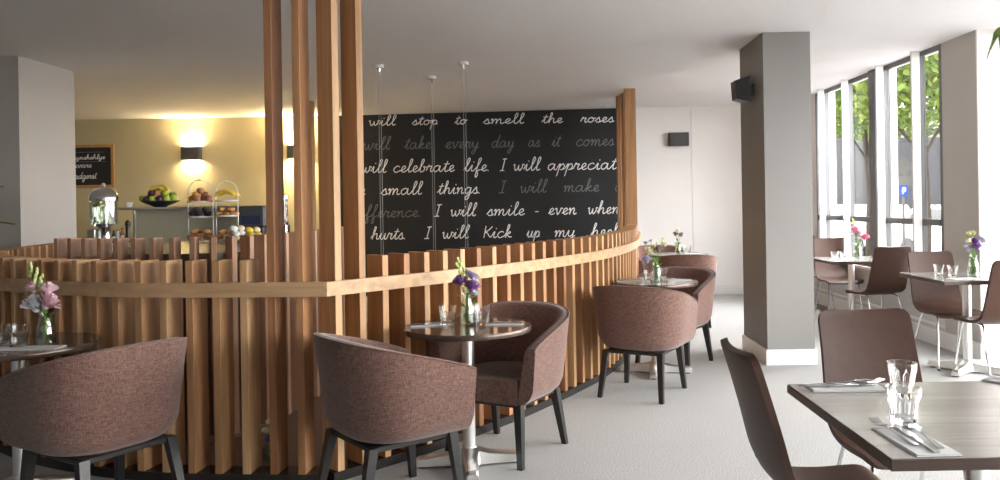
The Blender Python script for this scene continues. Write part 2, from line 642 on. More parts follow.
# ------------------------------------------------------------------ room shell
struct(MB().box(-9, XW + 0.2, YB - 0.2, 12.8, -0.12, 0).box(XW + 0.2, 5.5, YB - 0.2, YN + 0.2, -0.12, 0).build('floor', M_CARPET))
struct(MB().box(-9.2, XW + 0.2, YB - 0.3, 12.9, ROOM_H, ROOM_H + 0.25).box(XW + 0.2, 5.6, YB - 0.3, YN + 0.2, ROOM_H, ROOM_H + 0.25).build('ceiling', M_CEIL))
struct(MB().box(-9.2, -9.0, YB, 12.8, 0, ROOM_H).build('wall_left', M_DIM))
struct(MB().box(-9.0, -3.2, 12.5, 12.7, 0, ROOM_H).build('wall_back', M_YELLOW))
# the blackboard / white wall stands at a slight angle to the yellow one
WA, WB = Vector((-3.2, 12.5)), Vector((3.9, 11.86))
wdir = (WB - WA).normalized()
wnor = Vector((wdir.y, -wdir.x))            # towards the room


def on_wall(s, out, z):
    p = WA + wdir * s + wnor * out
    return (p.x, p.y, z)


def wall_box(mb, s0, s1, o0, o1, z0, z1):
    pts = [on_wall(s0, o1, z0), on_wall(s1, o1, z0), on_wall(s1, o0, z0), on_wall(s0, o0, z0),
           on_wall(s0, o1, z1), on_wall(s1, o1, z1), on_wall(s1, o0, z1), on_wall(s0, o0, z1)]
    return mb.add(pts, [(0, 3, 2, 1), (4, 5, 6, 7), (0, 1, 5, 4), (1, 2, 6, 5), (2, 3, 7, 6), (3, 0, 4, 7)])


WLEN = (WB - WA).length
wb = struct(wall_box(MB(), 0, 5.55, -0.2, 0, 0, ROOM_H).build('wall_back_white', M_WHITE))
wall_box(MB(), 5.556, WLEN, -0.2, 0, 0, ROOM_H).build('panel', M_WHITE, wb)
struct(wall_box(MB(), 0, WLEN - 0.16, 0, 0.015, 0, 0.15).build('baseboard_back', M_SKIRT))

# rear wall behind the camera
rw = struct(MB().box(-9.2, 5.5, YB - 0.2, YB, 0, ROOM_H).build('wall_rear', M_DIM))

# right hand: low wall under the far windows, pier, return wall, near glazed bay
SILL = 0.62
YF0, YF1 = 7.40, 10.75
struct(MB().box(XW, XW + 0.2, YF0, 12.1, 0, SILL).build('wall_right', M_LILAC))
struct(MB().box(XW, XW + 0.2, YF1, 12.1, SILL, ROOM_H).build('wall_right_end', M_WHITE))
struct(MB().box(XW, XW + 0.5, YN + 0.02, YF0, 0, ROOM_H).build('wall_right_pier', M_GREY2))
struct(MB().box(XW, XN + 0.2, YN, YN + 0.02, 0, ROOM_H).box(XW + 0.5, XN + 0.2, YN + 0.02, YN + 0.2, 0, ROOM_H).build('wall_right_return', M_WHITE))
struct(MB().box(XW - 0.016, XW, YN - 0.016, 11.86, 0, 0.15).box(XW, XN, YN - 0.016, YN, 0, 0.15).build('baseboard_right', M_SKIRT))
struct(MB().box(XW - 0.01, XW, YF0, 11.86, 0.185, 0.21).build('trim_1', M_SKIRT))
struct(MB().box(XN, XN + 0.2, YB, YN, 0, 0.35).box(XN, XN + 0.2, YB, YN, 2.7, ROOM_H).build('wall_right_near', M_WHITE))


def window(name, axis, plane, a0, a1, z0, z1, posts, transoms, fins=(), depth=0.03, glass=None):
    """glazed opening: frame, posts (position, width), transoms, white fins, one pane per light"""
    root = struct(link(name, None))

    def bx(u0, u1, w0, w1, t0=0.0, t1=depth):
        return (MB().box(plane + t0, plane + t1, u0, u1, w0, w1) if axis == 'x' else MB().box(u0, u1, plane - t1, plane - t0, w0, w1))
    for (u0, u1, w0, w1) in ((a0, a1, z0, z0 + 0.05), (a0, a1, z1 - 0.05, z1), (a0, a0 + 0.05, z0 + .05, z1 - .05), (a1 - 0.05, a1, z0 + .05, z1 - .05)):
        bx(u0, u1, w0, w1).build('window_frame', M_FRAME, root)
    edges = [a0 + 0.05]
    for p, w in posts:
        bx(p - w / 2, p + w / 2, z0 + 0.05, z1 - 0.05, -0.02).build('mullion', M_FRAME, root)
        edges += [p - w / 2, p + w / 2]
    edges.append(a1 - 0.05)
    zs = [z0 + 0.05]
    for t in transoms:
        for i in range(0, len(edges), 2):
            bx(edges[i], edges[i + 1], t - 0.03, t + 0.03, -0.015).build('transom', M_FRAME, root)
        zs += [t - 0.03, t + 0.03]
    zs.append(z1 - 0.05)
    for p, w in fins:
        bx(p - w / 2, p + w / 2, z0 + 0.05, z1 - 0.05, -0.03, 0.004).build('white_panel', M_WHITEMET, root)
    for i in range(0, len(edges), 2):
        for j in range(0, len(zs), 2):
            bx(edges[i], edges[i + 1], zs[j], zs[j + 1], 0.012, 0.018).build('pane', glass or M_PANE, root)
    return root


window('window_1', 'x', XW, YF0, 8.87, SILL, ROOM_H, [(7.785, 0.035), (8.595, 0.035)], [1.16], glass=M_TINT)
window('window_2', 'x', XW, 8.92, YF1, SILL, ROOM_H, [(9.565, 0.035), (10.365, 0.035)], [1.16], glass=M_TINT)
struct(MB().box(XW - 0.03, XW + 0.05, 8.79, 8.96, SILL, ROOM_H).build('trim_2', M_FRAME))
struct(MB().box(XW - 0.04, XW + 0.2, YF0, YF1, SILL - 0.03, SILL).build('trim_3', M_SKIRT))
window('window_3', 'x', XN, YB, YN, 0.35, 2.7, [(-1.2, 0.06), (0.8, 0.06), (2.8, 0.06), (4.8, 0.06)], [1.16])

# timber floor of the servery inside the screen
sv = [PT for PT in [(-1.25, 4.22), (-2.4, 4.36), (-3.2, 4.9), (-3.75, 5.7), (-4.0, 7.0), (-4.0, 9.6), (0.9, 9.6), (0.55, 7.2), (0.1, 6.0), (-0.5, 5.0)]]
struct(MB().add([(x, y, 0.001) for x, y in sv] + [(x, y, 0.004) for x, y in sv],
                [tuple(range(10)), tuple(range(10, 20))[::-1]] + [((i + 1) % 10, i, 10 + i, 10 + (i + 1) % 10) for i in range(10)]).build('floor_servery', M_COUNTER))

# columns
CX0, CX1, CY0, CY1 = 1.935, 2.335, 6.78, 7.55
cl = struct(MB().box(CX0, CX1, CY0, CY1, 0, ROOM_H).build('column_centre', M_GREY))
struct(MB().box(CX0 - 0.015, CX1 + 0.015, CY0 - 0.015, CY0, 0, 0.13).box(CX0 - 0.015, CX0, CY0, CY1 + 0.015, 0, 0.13)
       .box(CX1, CX1 + 0.015, CY0, CY1 + 0.015, 0, 0.13).box(CX0, CX1, CY1, CY1 + 0.015, 0, 0.13).build('baseboard_column', M_SKIRT))
struct(MB().box(-5.9, -4.70, 7.28, 8.16, 0, ROOM_H).build('column_left', M_GREY2))

# ------------------------------------------------------------------ outside the windows
struct(MB().box(5.6, 60, -20, 80, -0.35, -0.2).build('road', M_ROAD))
struct(MB().box(XW + 0.2, 8.2, 7.1, 60, -0.2, -0.06).box(5.6, 8.2, -20, 7.1, -0.2, -0.06).build('pavement', M_KERB))

screen_marks = []
# ------------------------------------------------------------------ curved slat screen
R_PTS = [(-1.07, 4.03), (-0.676, 4.469), (-0.397, 4.825), (-0.140, 5.185), (0.120, 5.62), (0.29, 5.93), (0.472, 6.285), (0.653, 6.757), (0.84, 7.40),
         (0.99, 8.10), (1.09, 8.80), (1.18, 9.40), (1.25, 9.97), (1.27, 10.35), (1.22, 10.75)]
L_PTS = [(-1.07, 4.03), (-1.48, 4.055), (-1.90, 4.10), (-2.30, 4.20), (-2.82, 4.44), (-3.24, 4.74), (-3.58, 5.12), (-3.78, 5.50), (-3.89, 5.85), (-4.06, 6.6), (-4.20, 7.15)]
PR, PL = Path(R_PTS), Path(L_PTS)
scr = thing('slat_screen', 'curved timber slat screen with a pale handrail around the servery', 'screen', (-1.07, 4.03, 0))
OX, OY = -1.07, 4.03
FT, FL, FZ0, FZ1 = 0.040, 0.140, 0.05, 1.135


def fin_mesh(name, t, l, z0, z1, mat):
    # outer edge at local y = 0, blade runs inwards along +y
    return MB().bbox(-t / 2, t / 2, 0, l, z0, z1, 0.002).mesh(name, mat)


me_low = fin_mesh('slat', FT, FL, FZ0, FZ1, M_FIN)
me_tall = fin_mesh('slat_tall', FT, FL, FZ0, ROOM_H, M_FIN)


def add_fin(path, s, side, me, name='slat', base=(OX, OY), parent=None, out=0.0):
    x, y, tx, ty = path.at(s)
    nx, ny = ty * side, -tx * side           # outward
    o = link(name, me, parent or scr, (x + nx * out - base[0], y + ny * out - base[1], 0), math.atan2(nx, -ny))
    return o


s, k = 0.075, 0
while s < PR.len:
    y = PR.at(s)[1]
    tall = k < 2 or y > 9.93
    add_fin(PR, s, 1, me_tall if tall else me_low)
    s += 0.1475
    k += 1
s, k = 0.137, 0
while s < PL.len:
    add_fin(PL, s, -1, me_tall if k < 2 else me_low)
    s += 0.1445
    k += 1


def rail_part(path, side, s0, s1, name, mat, o0, o1, z0, z1, n):
    mb = sweep(path, s0, s1, o0, o1, z0, z1, side, n)
    mb.v = [(a - OX, b - OY, c) for a, b, c in mb.v]
    return mb.build(name, mat, scr)


rail_part(PR, 1, 0.0, PR.len - 0.3, 'handrail', M_RAIL, 0.001, 0.034, 0.952, 1.024, 90)
rail_part(PL, -1, -0.0, 1.74, 'handrail', M_RAIL, 0.001, 0.034, 0.952, 1.024, 40)
rail_part(PL, -1, 1.744, PL.len, 'handrail', M_RAIL, 0.001, 0.034, 0.952, 1.024, 40)
rail_part(PR, 1, 0.03, PR.len, 'plinth', M_PLINTH, -0.13, 0.002, 0, 0.05, 90)
rail_part(PL, -1, 0.03, PL.len, 'plinth', M_PLINTH, -0.13, 0.002, 0, 0.05, 70)
# corner block of the handrail where the two curves meet
_l, _r = PL.at(0.0), PR.at(0.0)
nL, nR = Vector((-_l[3], _l[2])), Vector((_r[3], -_r[2]))
mit = (nL + nR) * (0.034 / (1 + nL.dot(nR)))
cpol = [(0, 0), tuple(nL * 0.034), tuple(mit), tuple(nR * 0.034)]
MB().add([(x, y, 0.952) for x, y in cpol] + [(x, y, 1.024) for x, y in cpol], [(3, 2, 1, 0), (4, 5, 6, 7), (0, 1, 5, 4), (1, 2, 6, 5), (2, 3, 7, 6), (3, 0, 4, 7)]).build('handrail_corner', M_RAIL, scr)

# ------------------------------------------------------------------ servery counter with its own slats
Q_PTS = [(-2.95, 4.86), (-2.65, 4.74), (-2.30, 4.66), (-1.98, 4.66), (-1.77, 4.80), (-1.64, 5.10), (-1.57, 5.60), (-1.54, 6.2), (-1.56, 6.9)]
PQ = Path(Q_PTS)
cnt = thing('servery_counter', 'timber-slatted servery counter with dark stone top carrying breakfast food', 'counter', (-2.6, 5.8, 0))
me_q = fin_mesh('counter_slat', 0.032, 0.09, 0.06, 1.235, M_FIN2)
s = 0.03
while s < PQ.len:
    add_fin(PQ, s, 1, me_q, 'slat', (-2.6, 5.8), cnt)
    s += 0.118
inner = [PQ.at(PQ.len * i / 40) for i in range(41)]


def ring_in(off):
    return [(x - ty * off, y + tx * off) for x, y, tx, ty in inner]


def slab(name, off, back_y, z0, z1, mat):
    pts = ring_in(off)
    pts = [p for p in pts] + [(pts[-1][0], back_y), (pts[0][0], back_y)]
    n = len(pts)
    mb = MB().add([(x + 2.6, y - 5.8, z0) for x, y in pts] + [(x + 2.6, y - 5.8, z1) for x, y in pts],
                  [tuple(range(n))[::-1], tuple(range(n, 2 * n))] + [(i, (i + 1) % n, n + (i + 1) % n, n + i) for i in range(n)])
    return mb.build(name, mat, cnt)


CT = 1.135
slab('counter_body', 0.11, 7.3, 0.0, CT - 0.03, M_COUNTER)
slab('worktop', 0.10, 7.32, CT - 0.03, CT, M_STONE)
for u in (1.45, 1.75, 2.05, 2.5):
    x, y, tx, ty = PQ.at(u)
    o = MB().bbox(-0.028, 0.028, 0.09, 0.112, 0.45, 0.60, 0.003).build('socket_box', M_BLACK, cnt, loc=(x + 2.6, y - 5.8, 0))
    o.rotation_euler = (0, 0, math.atan2(ty, tx))

# slender post standing further back
tag(MB().bbox(-3.055, -2.985, 10.66, 10.80, 0, ROOM_H, 0.002).build('timber_post', M_FIN), 'slender brown timber post standing alone behind the tall screen slats', 'post')

# ------------------------------------------------------------------ blackboard wall with script lettering
G = {
 'a': (1.15, [[(.75, .8), (.5, 1), (.15, .75), (.1, .3), (.35, 0), (.65, .3), (.8, .95), (.78, .3), (.95, .02), (1.15, .2)]]),
 'b': (1.0, [[(0, .2), (.3, 1.0), (.5, 1.8), (.38, 2.05), (.25, 1.7), (.22, .4), (.35, 0), (.65, .15), (.75, .6), (.55, .85), (.8, .8), (1.0, .75)]]),
 'c': (.88, [[(.75, .8), (.55, 1), (.2, .8), (.1, .35), (.35, 0), (.65, .1), (.9, .3)]]),
 'd': (1.15, [[(.75, .8), (.5, 1), (.15, .75), (.1, .3), (.35, 0), (.65, .3), (.85, 1.2), (.95, 2.0), (.85, 1.0), (.8, .25), (.95, 0), (1.15, .2)]]),
 'e': (.8, [[(0, .2), (.35, .4), (.6, .75), (.45, 1.0), (.2, .75), (.2, .25), (.45, 0), (.8, .25)]]),
 'f': (.75, [[(0, .2), (.35, .9), (.6, 1.8), (.5, 2.1), (.35, 1.8), (.3, .5), (.25, -.7), (.35, -.95), (.5, -.6), (.4, 0), (.75, .25)]]),
 'g': (1.05, [[(.75, .8), (.5, 1), (.15, .75), (.1, .3), (.35, 0), (.65, .3), (.8, .95), (.75, 0), (.65, -.75), (.4, -.95), (.25, -.65), (.6, -.2), (1.05, .2)]]),
 'h': (1.1, [[(0, .2), (.35, 1.2), (.45, 1.9), (.32, 2.05), (.25, 1.6), (.2, 0), (.3, .6), (.55, .95), (.75, .8), (.75, .25), (.9, .02), (1.1, .2)]]),
 'i': (.65, [[(0, .2), (.3, 1), (.28, .25), (.42, 0), (.65, .2)], [(.38, 1.42), (.46, 1.52)]]),
 'k': (.95, [[(0, .2), (.35, 1.2), (.45, 1.9), (.32, 2.05), (.25, 1.6), (.2, 0), (.3, .55), (.6, .95), (.65, .7), (.35, .5), (.65, .1), (.95, .15)]]),
 'l': (.62, [[(0, .2), (.35, 1.1), (.5, 1.85), (.38, 2.1), (.25, 1.7), (.25, .3), (.4, 0), (.65, .2)]]),
 'm': (1.4, [[(0, .7), (.15, 1), (.2, .6), (.18, 0), (.3, .65), (.5, .98), (.62, .7), (.6, 0), (.72, .65), (.92, .98), (1.05, .75), (1.03, .25), (1.18, 0), (1.4, .2)]]),
 'n': (1.02, [[(0, .7), (.15, 1), (.2, .6), (.18, 0), (.3, .65), (.55, .98), (.68, .75), (.66, .25), (.8, 0), (1.02, .2)]]),
 'o': (.95, [[(.5, 1), (.15, .75), (.12, .25), (.4, 0), (.7, .3), (.7, .75), (.5, 1), (.6, .82), (1.0, .85)]]),
 'p': (.95, [[(0, .3), (.25, 1), (.2, 0), (.1, -1.0), (.2, 0), (.35, .7), (.6, .95), (.8, .6), (.65, .1), (.4, .05)], [(.65, .1), (.95, .2)]]),
 'r': (.8, [[(0, .2), (.2, 1.05), (.3, .85), (.6, .9), (.5, .4), (.6, .02), (.85, .2)]]),
 's': (.75, [[(0, .2), (.4, 1.0), (.5, .6), (.6, .2), (.4, 0), (.15, .1)], [(.5, .03), (.8, .2)]]),
 't': (.7, [[(0, .2), (.35, 1.0), (.45, 1.7), (.35, .9), (.3, .25), (.45, 0), (.7, .2)], [(.08, 1.2), (.72, 1.26)]]),
 'u': (1.05, [[(0, .3), (.2, 1), (.18, .3), (.35, 0), (.6, .25), (.75, 1), (.72, .25), (.88, 0), (1.08, .2)]]),
 'v': (.9, [[(0, .8), (.15, 1), (.25, .5), (.4, 0), (.65, .6), (.7, 1), (.95, .9)]]),
 'w': (1.25, [[(0, .8), (.12, 1), (.18, .4), (.35, 0), (.55, .35), (.6, .85), (.65, .3), (.82, 0), (1.05, .5), (1.05, 1), (1.3, .85)]]),
 'y': (1.0, [[(0, .3), (.2, 1), (.2, .35), (.4, .05), (.65, .35), (.78, 1), (.7, 0), (.55, -.8), (.35, -.95), (.25, -.6), (.6, -.15), (1.0, .2)]]),
 'I': (.85, [[(.15, 1.85), (.82, 1.9)], [(.5, 1.88), (.4, .05)], [(0, .02), (.75, .05)]]),
 'K': (1.0, [[(.1, 1.9), (.12, 0)], [(.9, 1.8), (.5, 1.2), (.14, .9), (.45, .75), (.7, .3), (1.0, .05)]]),
 '.': (.4, [[(.1, .02), (.2, .06)]]),
 '-': (.8, [[(.05, .5), (.75, .52)]]),
}


def ink(word, x0, x1, base0, base1, xh, place, width, slant=0.22):
    """pen strokes of one word stretched between x0 and x1, as a thin raised ribbon; place(x, y, lift) gives the point"""
    mb = MB()
    total = sum(G[c][0] for c in word)
    sx = (x1 - x0) / total
    cx = 0.0
    for c in word:
        adv, strokes = G[c]
        for st in strokes:
            pts = crom(st, 5) if len(st) > 2 else st
            p2 = []
            for (a, b) in pts:
                gx = x0 + (cx + a) * sx + b * xh * slant
                gy = base0 + (base1 - base0) * ((gx - x0) / max(1e-6, x1 - x0)) + b * xh
                p2.append((gx, gy))
            ring = []
            for i, p in enumerate(p2):
                q, r = p2[min(i + 1, len(p2) - 1)], p2[max(i - 1, 0)]
                dx, dy = q[0] - r[0], q[1] - r[1]
                l = math.hypot(dx, dy) or 1
                ox, oy = -dy / l * width / 2, dx / l * width / 2
                ring.append([place(p[0] + ox, p[1] + oy, 0.0), place(p[0] - ox, p[1] - oy, 0.0), place(p[0] - ox, p[1] - oy, 0.002), place(p[0] + ox, p[1] + oy, 0.002)])
            mb.rings(ring)
        cx += adv
    return mb


bS0, bS1 = 0.14, 4.62
board = thing('blackboard', 'floor-to-ceiling blackboard wall with white handwritten script', 'blackboard', on_wall((bS0 + bS1) / 2, 0, 0))
bo = board.location.copy()
mbb = wall_box(MB(), bS0, bS1, 0.016, 0.028, 0.0, ROOM_H - 0.004)
mbb.v = [(a - bo.x, b - bo.y, c - bo.z) for a, b, c in mbb.v]
mbb.build('board', M_CHALK, board)


def board_place(x, y, lift):
    p = on_wall(x, 0.0285 + lift, y)
    return (p[0] - bo.x, p[1] - bo.y, p[2] - bo.z)


CR_, SR_ = math.cos(ROLL), math.sin(ROLL)


def to_wall(u, v):
    """distance along the wall and height of the wall point seen at picture position (u, v)"""
    a, b = u - CU, v - CV
    px, qy = (a * CR_ - b * SR_) / FOC, (a * SR_ + b * CR_) / FOC
    # ray (px, 1) * d meets the board plane
    n = wnor
    d = (n.dot(WA) + 0.03) / (n.x * px + n.y)
    return (Vector((px * d, d)) - WA).dot(wdir), EYE - qy * d


def wpx(cu, cv):          # measuring grid of the lettering
    return to_wall(350 + cu / 2.183, 50 + cv / 2.183)


LINES = [
    ((165, 157), [('will', 40, 103, 1), ('stop', 135, 195, 1), ('to', 228, 258, 1), ('smell', 290, 383, 1), ('the', 418, 468, 1), ('roses', 503, 580, 1)]),
    ((218, 208), [('will', 28, 90, 0), ('take', 118, 180, 0), ('every', 207, 285, 0), ('day', 308, 362, 0), ('as', 388, 418, 0), ('it', 440, 462, 0), ('comes', 492, 580, 0)]),
    ((268, 260), [('will', 22, 83, 1), ('celebrate', 93, 232, 1), ('life.', 248, 310, 1), ('I', 327, 342, 1), ('will', 355, 418, 1), ('appreciate', 430, 600, 1)]),
    ((317, 308), [('the', -12, 37, 1), ('small', 67, 160, 1), ('things.', 190, 290, 1), ('I', 325, 342, 0), ('will', 370, 432, 0), ('make', 465, 548, 0), ('a', 578, 596, 0)]),
    ((366, 357), [('difference.', 0, 160, 0), ('I', 183, 200, 1), ('will', 218, 278, 1), ('smile', 298, 385, 1), ('-', 402, 415, 1), ('even', 432, 498, 1), ('when', 518, 592, 1)]),
    ((414, 406), [('hurts.', 45, 127, 1), ('I', 162, 178, 1), ('will', 200, 262, 1), ('Kick', 290, 357, 1), ('up', 385, 418, 1), ('my', 445, 495, 1), ('heels', 525, 600, 1)]),
]
for (b0, b1), words_ in LINES:
    for w, a, b, white in words_:
        f0, f1 = (a - 30) / 550, (b - 30) / 550
        xa, ya = wpx(a, b0 + (b1 - b0) * f0)
        xb, yb = wpx(b, b0 + (b1 - b0) * f1)
        ink(w, xa, xb - 0.03, ya, yb, 0.074 if b0 == 165 else 0.096, board_place, 0.0145 if white else 0.0135).build('lettering', M_CHALKW if white else M_CHALKG, board)

# ------------------------------------------------------------------ upholstered tub chair
def u_path(a, yf, yb, n=28):
    """plan of a tub shell from the right arm front round the back to the left arm front (front is -y)"""
    pts = []
    r = a
    yc = yb - r * 0.92
    for i in range(6):
        pts.append((a, yf + (yc - yf) * i / 6))
    for i in range(n + 1):
        t = math.pi * i / n
        c, s_ = math.cos(t), math.sin(t)
        e = 0.80
        pts.append((a * math.copysign(abs(c) ** e, c), yc + (yb - yc) * abs(s_) ** e))
    for i in range(5, -1, -1):
        pts.append((-a, yf + (yc - yf) * i / 6))
    return pts


def make_tub():
    t = thing('tub_chair', '', 'chair')
    base = u_path(0.312, -0.275, 0.255)
    top = u_path(0.366, -0.290, 0.315)
    n = len(base)
    # normals of the mid path
    mid = [((b[0] + c[0]) / 2, (b[1] + c[1]) / 2) for b, c in zip(base, top)]
    nor = []
    for i in range(n):
        p, q = mid[max(0, i - 1)], mid[min(n - 1, i + 1)]
        dx, dy = q[0] - p[0], q[1] - p[1]
        l = math.hypot(dx, dy)
        nor.append((-dy / l, dx / l))       # points inwards (path runs counter-clockwise)
    arm, bk = 0.645, 0.812
    ys = [m[1] for m in mid]
    y0, y1 = min(ys), max(ys)
    rings, pipe = [], []
    for i in range(n):
        h = arm + (bk - arm) * ((ys[i] - y0) / (y1 - y0)) ** 0.85

        def P(off, z):
            k = (z - 0.34) / (0.825 - 0.34)
            k = k * 0.75 + 0.25 * k * k
            x = base[i][0] + (top[i][0] - base[i][0]) * k + nor[i][0] * off
            y = base[i][1] + (top[i][1] - base[i][1]) * k + nor[i][1] * off
            return (x, y, z)
        hh = h - 0.34
        rings.append([P(0.085, 0.340), P(0.045, 0.350), P(0.016, 0.376), P(-0.001, 0.42), P(-0.002, 0.34 + hh * 0.7), P(0.0, h - 0.022), P(0.006, h - 0.005),
                      P(0.028, h), P(0.054, h - 0.004), P(0.064, h - 0.02), P(0.074, 0.34 + hh * 0.6), P(0.080, 0.43), P(0.090, 0.345)])
        pipe.append(P(0.004, h - 0.004))
    sh = MB().rings([r[::-1] for r in rings]).build('shell', M_FABRIC, t, True, 60)
    MB().tube(pipe, 0.005, 6).build('piping', M_FABRIC, sh, True)
    # seat cushion filling the shell
    pl = [(x * 0.72, y if y < 0 else y * 0.74) for x, y in base]
    pl = [(max(-0.225, min(0.225, x)), max(y, -0.265)) for x, y in pl]
    pl = [(p[0], -0.28 if i in (0, len(pl) - 1) else p[1]) for i, p in enumerate(pl)]
    rr = []
    for z, k in ((0.338, 0.985), (0.35, 1.0), (0.445, 1.0), (0.462, 0.985), (0.470, 0.93)):
        rr.append([(x * k, -0.01 + (y + 0.01) * k, z) for x, y in pl])
    MB().rings(rr).build('seat_cushion', M_FABRIC, t, True, 40)
    # dark sub-frame and legs
    MB().bbox(-0.215, 0.215, -0.235, 0.195, 0.312, 0.338, 0.004).build('base_frame', M_BLACKLEG, t)
    for sx in (-1, 1):
        for sy, yt, yb in ((-1, -0.225, -0.262), (1, 0.185, 0.255)):
            xt, xb = 0.205 * sx, 0.232 * sx
            w0, w1 = 0.023, 0.015
            ring = []
            for x, y, z, w in ((xt, yt, 0.336, w0), (xb, yb, 0.0, w1)):
                ring.append([(x - w, y - w, z), (x + w, y - w, z), (x + w, y + w, z), (x - w, y + w, z)])
            MB().rings(ring[::-1]).build('leg', M_BLACKLEG, t)
    return t


tub, tub_s = make_tub(), {}
TG = 'mauve linen tub chairs at the round tables'
put(tub, tub_s, 'mauve-brown linen tub chair with its back to the tall screen posts', (-0.725, 3.79, 0), facing(0.78, 0.62), TG)
put(tub, tub_s, 'mauve-brown tub chair tucked in beside the pink flower table by the left frame edge', (-2.01, 3.68, 0), facing(-0.86, 0.52), TG)
put(tub, tub_s, 'pinkish-brown tub chair facing out with seat showing, behind the purple flower table', (-0.185, 4.55, 0), facing(-0.48, -0.88), TG)
put(tub, tub_s, 'rounded tub chair seen from behind in the middle of the room', (0.755, 5.87, 0), facing(0.47, 0.88), TG)
put(tub, tub_s, 'tub chair half hidden behind the middle round table', (1.17, 6.92, 0), facing(-0.55, -0.83), TG)
put(tub, tub_s, 'farther tub chair seen from behind, in front of the farthest round table', (1.68, 9.10, 0), facing(0.1, 0.99), TG)
put(tub, tub_s, 'farthest tub chair, only its back rim visible beyond the farthest round table', (1.62, 10.62, 0), facing(0.0, -1.0), TG)


# ------------------------------------------------------------------ round pedestal tables
def pedestal(t, z_top, foot=0.29, turn=0.0):
    MB().lathe([(0.034, 0.075), (0.034, z_top - 0.012)], 20).build('pole', M_ALU, t, True)
    MB().lathe([(0.034, z_top - 0.014), (0.10, z_top - 0.008), (0.10, z_top)], 20).build('mount_plate', M_DARKMET, t, True)
    MB().lathe([(0.075, 0.012), (0.072, 0.05), (0.055, 0.080), (0.040, 0.096), (0.038, 0.10)], 20).build('hub', M_ALU, t, True, 50)
    for k in range(4):
        a = turn + k * math.pi / 2
        ca, sa = math.cos(a), math.sin(a)
        ring = []
        for r, w, z0, z1 in ((0.03, 0.056, 0.012, 0.098), (0.10, 0.042, 0.012, 0.074), (0.20, 0.036, 0.012, 0.062), (foot - 0.02, 0.034, 0.012, 0.056), (foot, 0.030, 0.012, 0.040)):
            pr = []
            for w_, z_ in ((-w, z0), (w, z0), (w * 0.9, z1 - 0.008), (w * 0.6, z1), (-w * 0.6, z1), (-w * 0.9, z1 - 0.008)):
                pr.append((r * ca - w_ * sa, r * sa + w_ * ca, z_))
            ring.append(pr)
        f = MB().rings(ring).build('foot', M_ALU, t, True, 30)
        MB().lathe([(0.018, 0.0), (0.018, 0.0125)], 10, (foot - 0.035) * ca, (foot - 0.035) * sa).build('glide', M_BLACK, f)


def round_table(label, loc, r, turn, h=0.75):
    t = thing('round_table', label, 'table', loc, 0, 'round pedestal tables')
    MB().lathe([(r - 0.012, h - 0.032), (r - 0.002, h - 0.028), (r, h - 0.018), (r, h - 0.006), (r - 0.003, h - 0.001), (r - 0.006, h - 0.001)], 64).build('edge_band', M_EDGEMET, t, True, 50)
    MB().lathe([(r - 0.006, h - 0.004), (r - 0.0062, h)], 64).build('table_top', M_RTOP, t)
    pedestal(t, h - 0.032, turn=turn)
    return t


T_NEAR, T_LEFT, T_MID, T_FAR = (-0.385, 4.31, 0), (-2.57, 3.95, 0), (0.955, 6.56, 0), (1.72, 9.86, 0)
round_table('round pedestal table with a purple flower vase beside the screen corner', T_NEAR, 0.345, math.radians(8))
round_table('round pedestal table with pink flowers cut by the left frame edge', T_LEFT, 0.36, math.radians(30))
round_table('round pedestal table in the middle of the room, pale flowers on it', T_MID, 0.352, math.radians(-12))
round_table('farthest round table, near the white back wall', T_FAR, 0.37, 0.4)


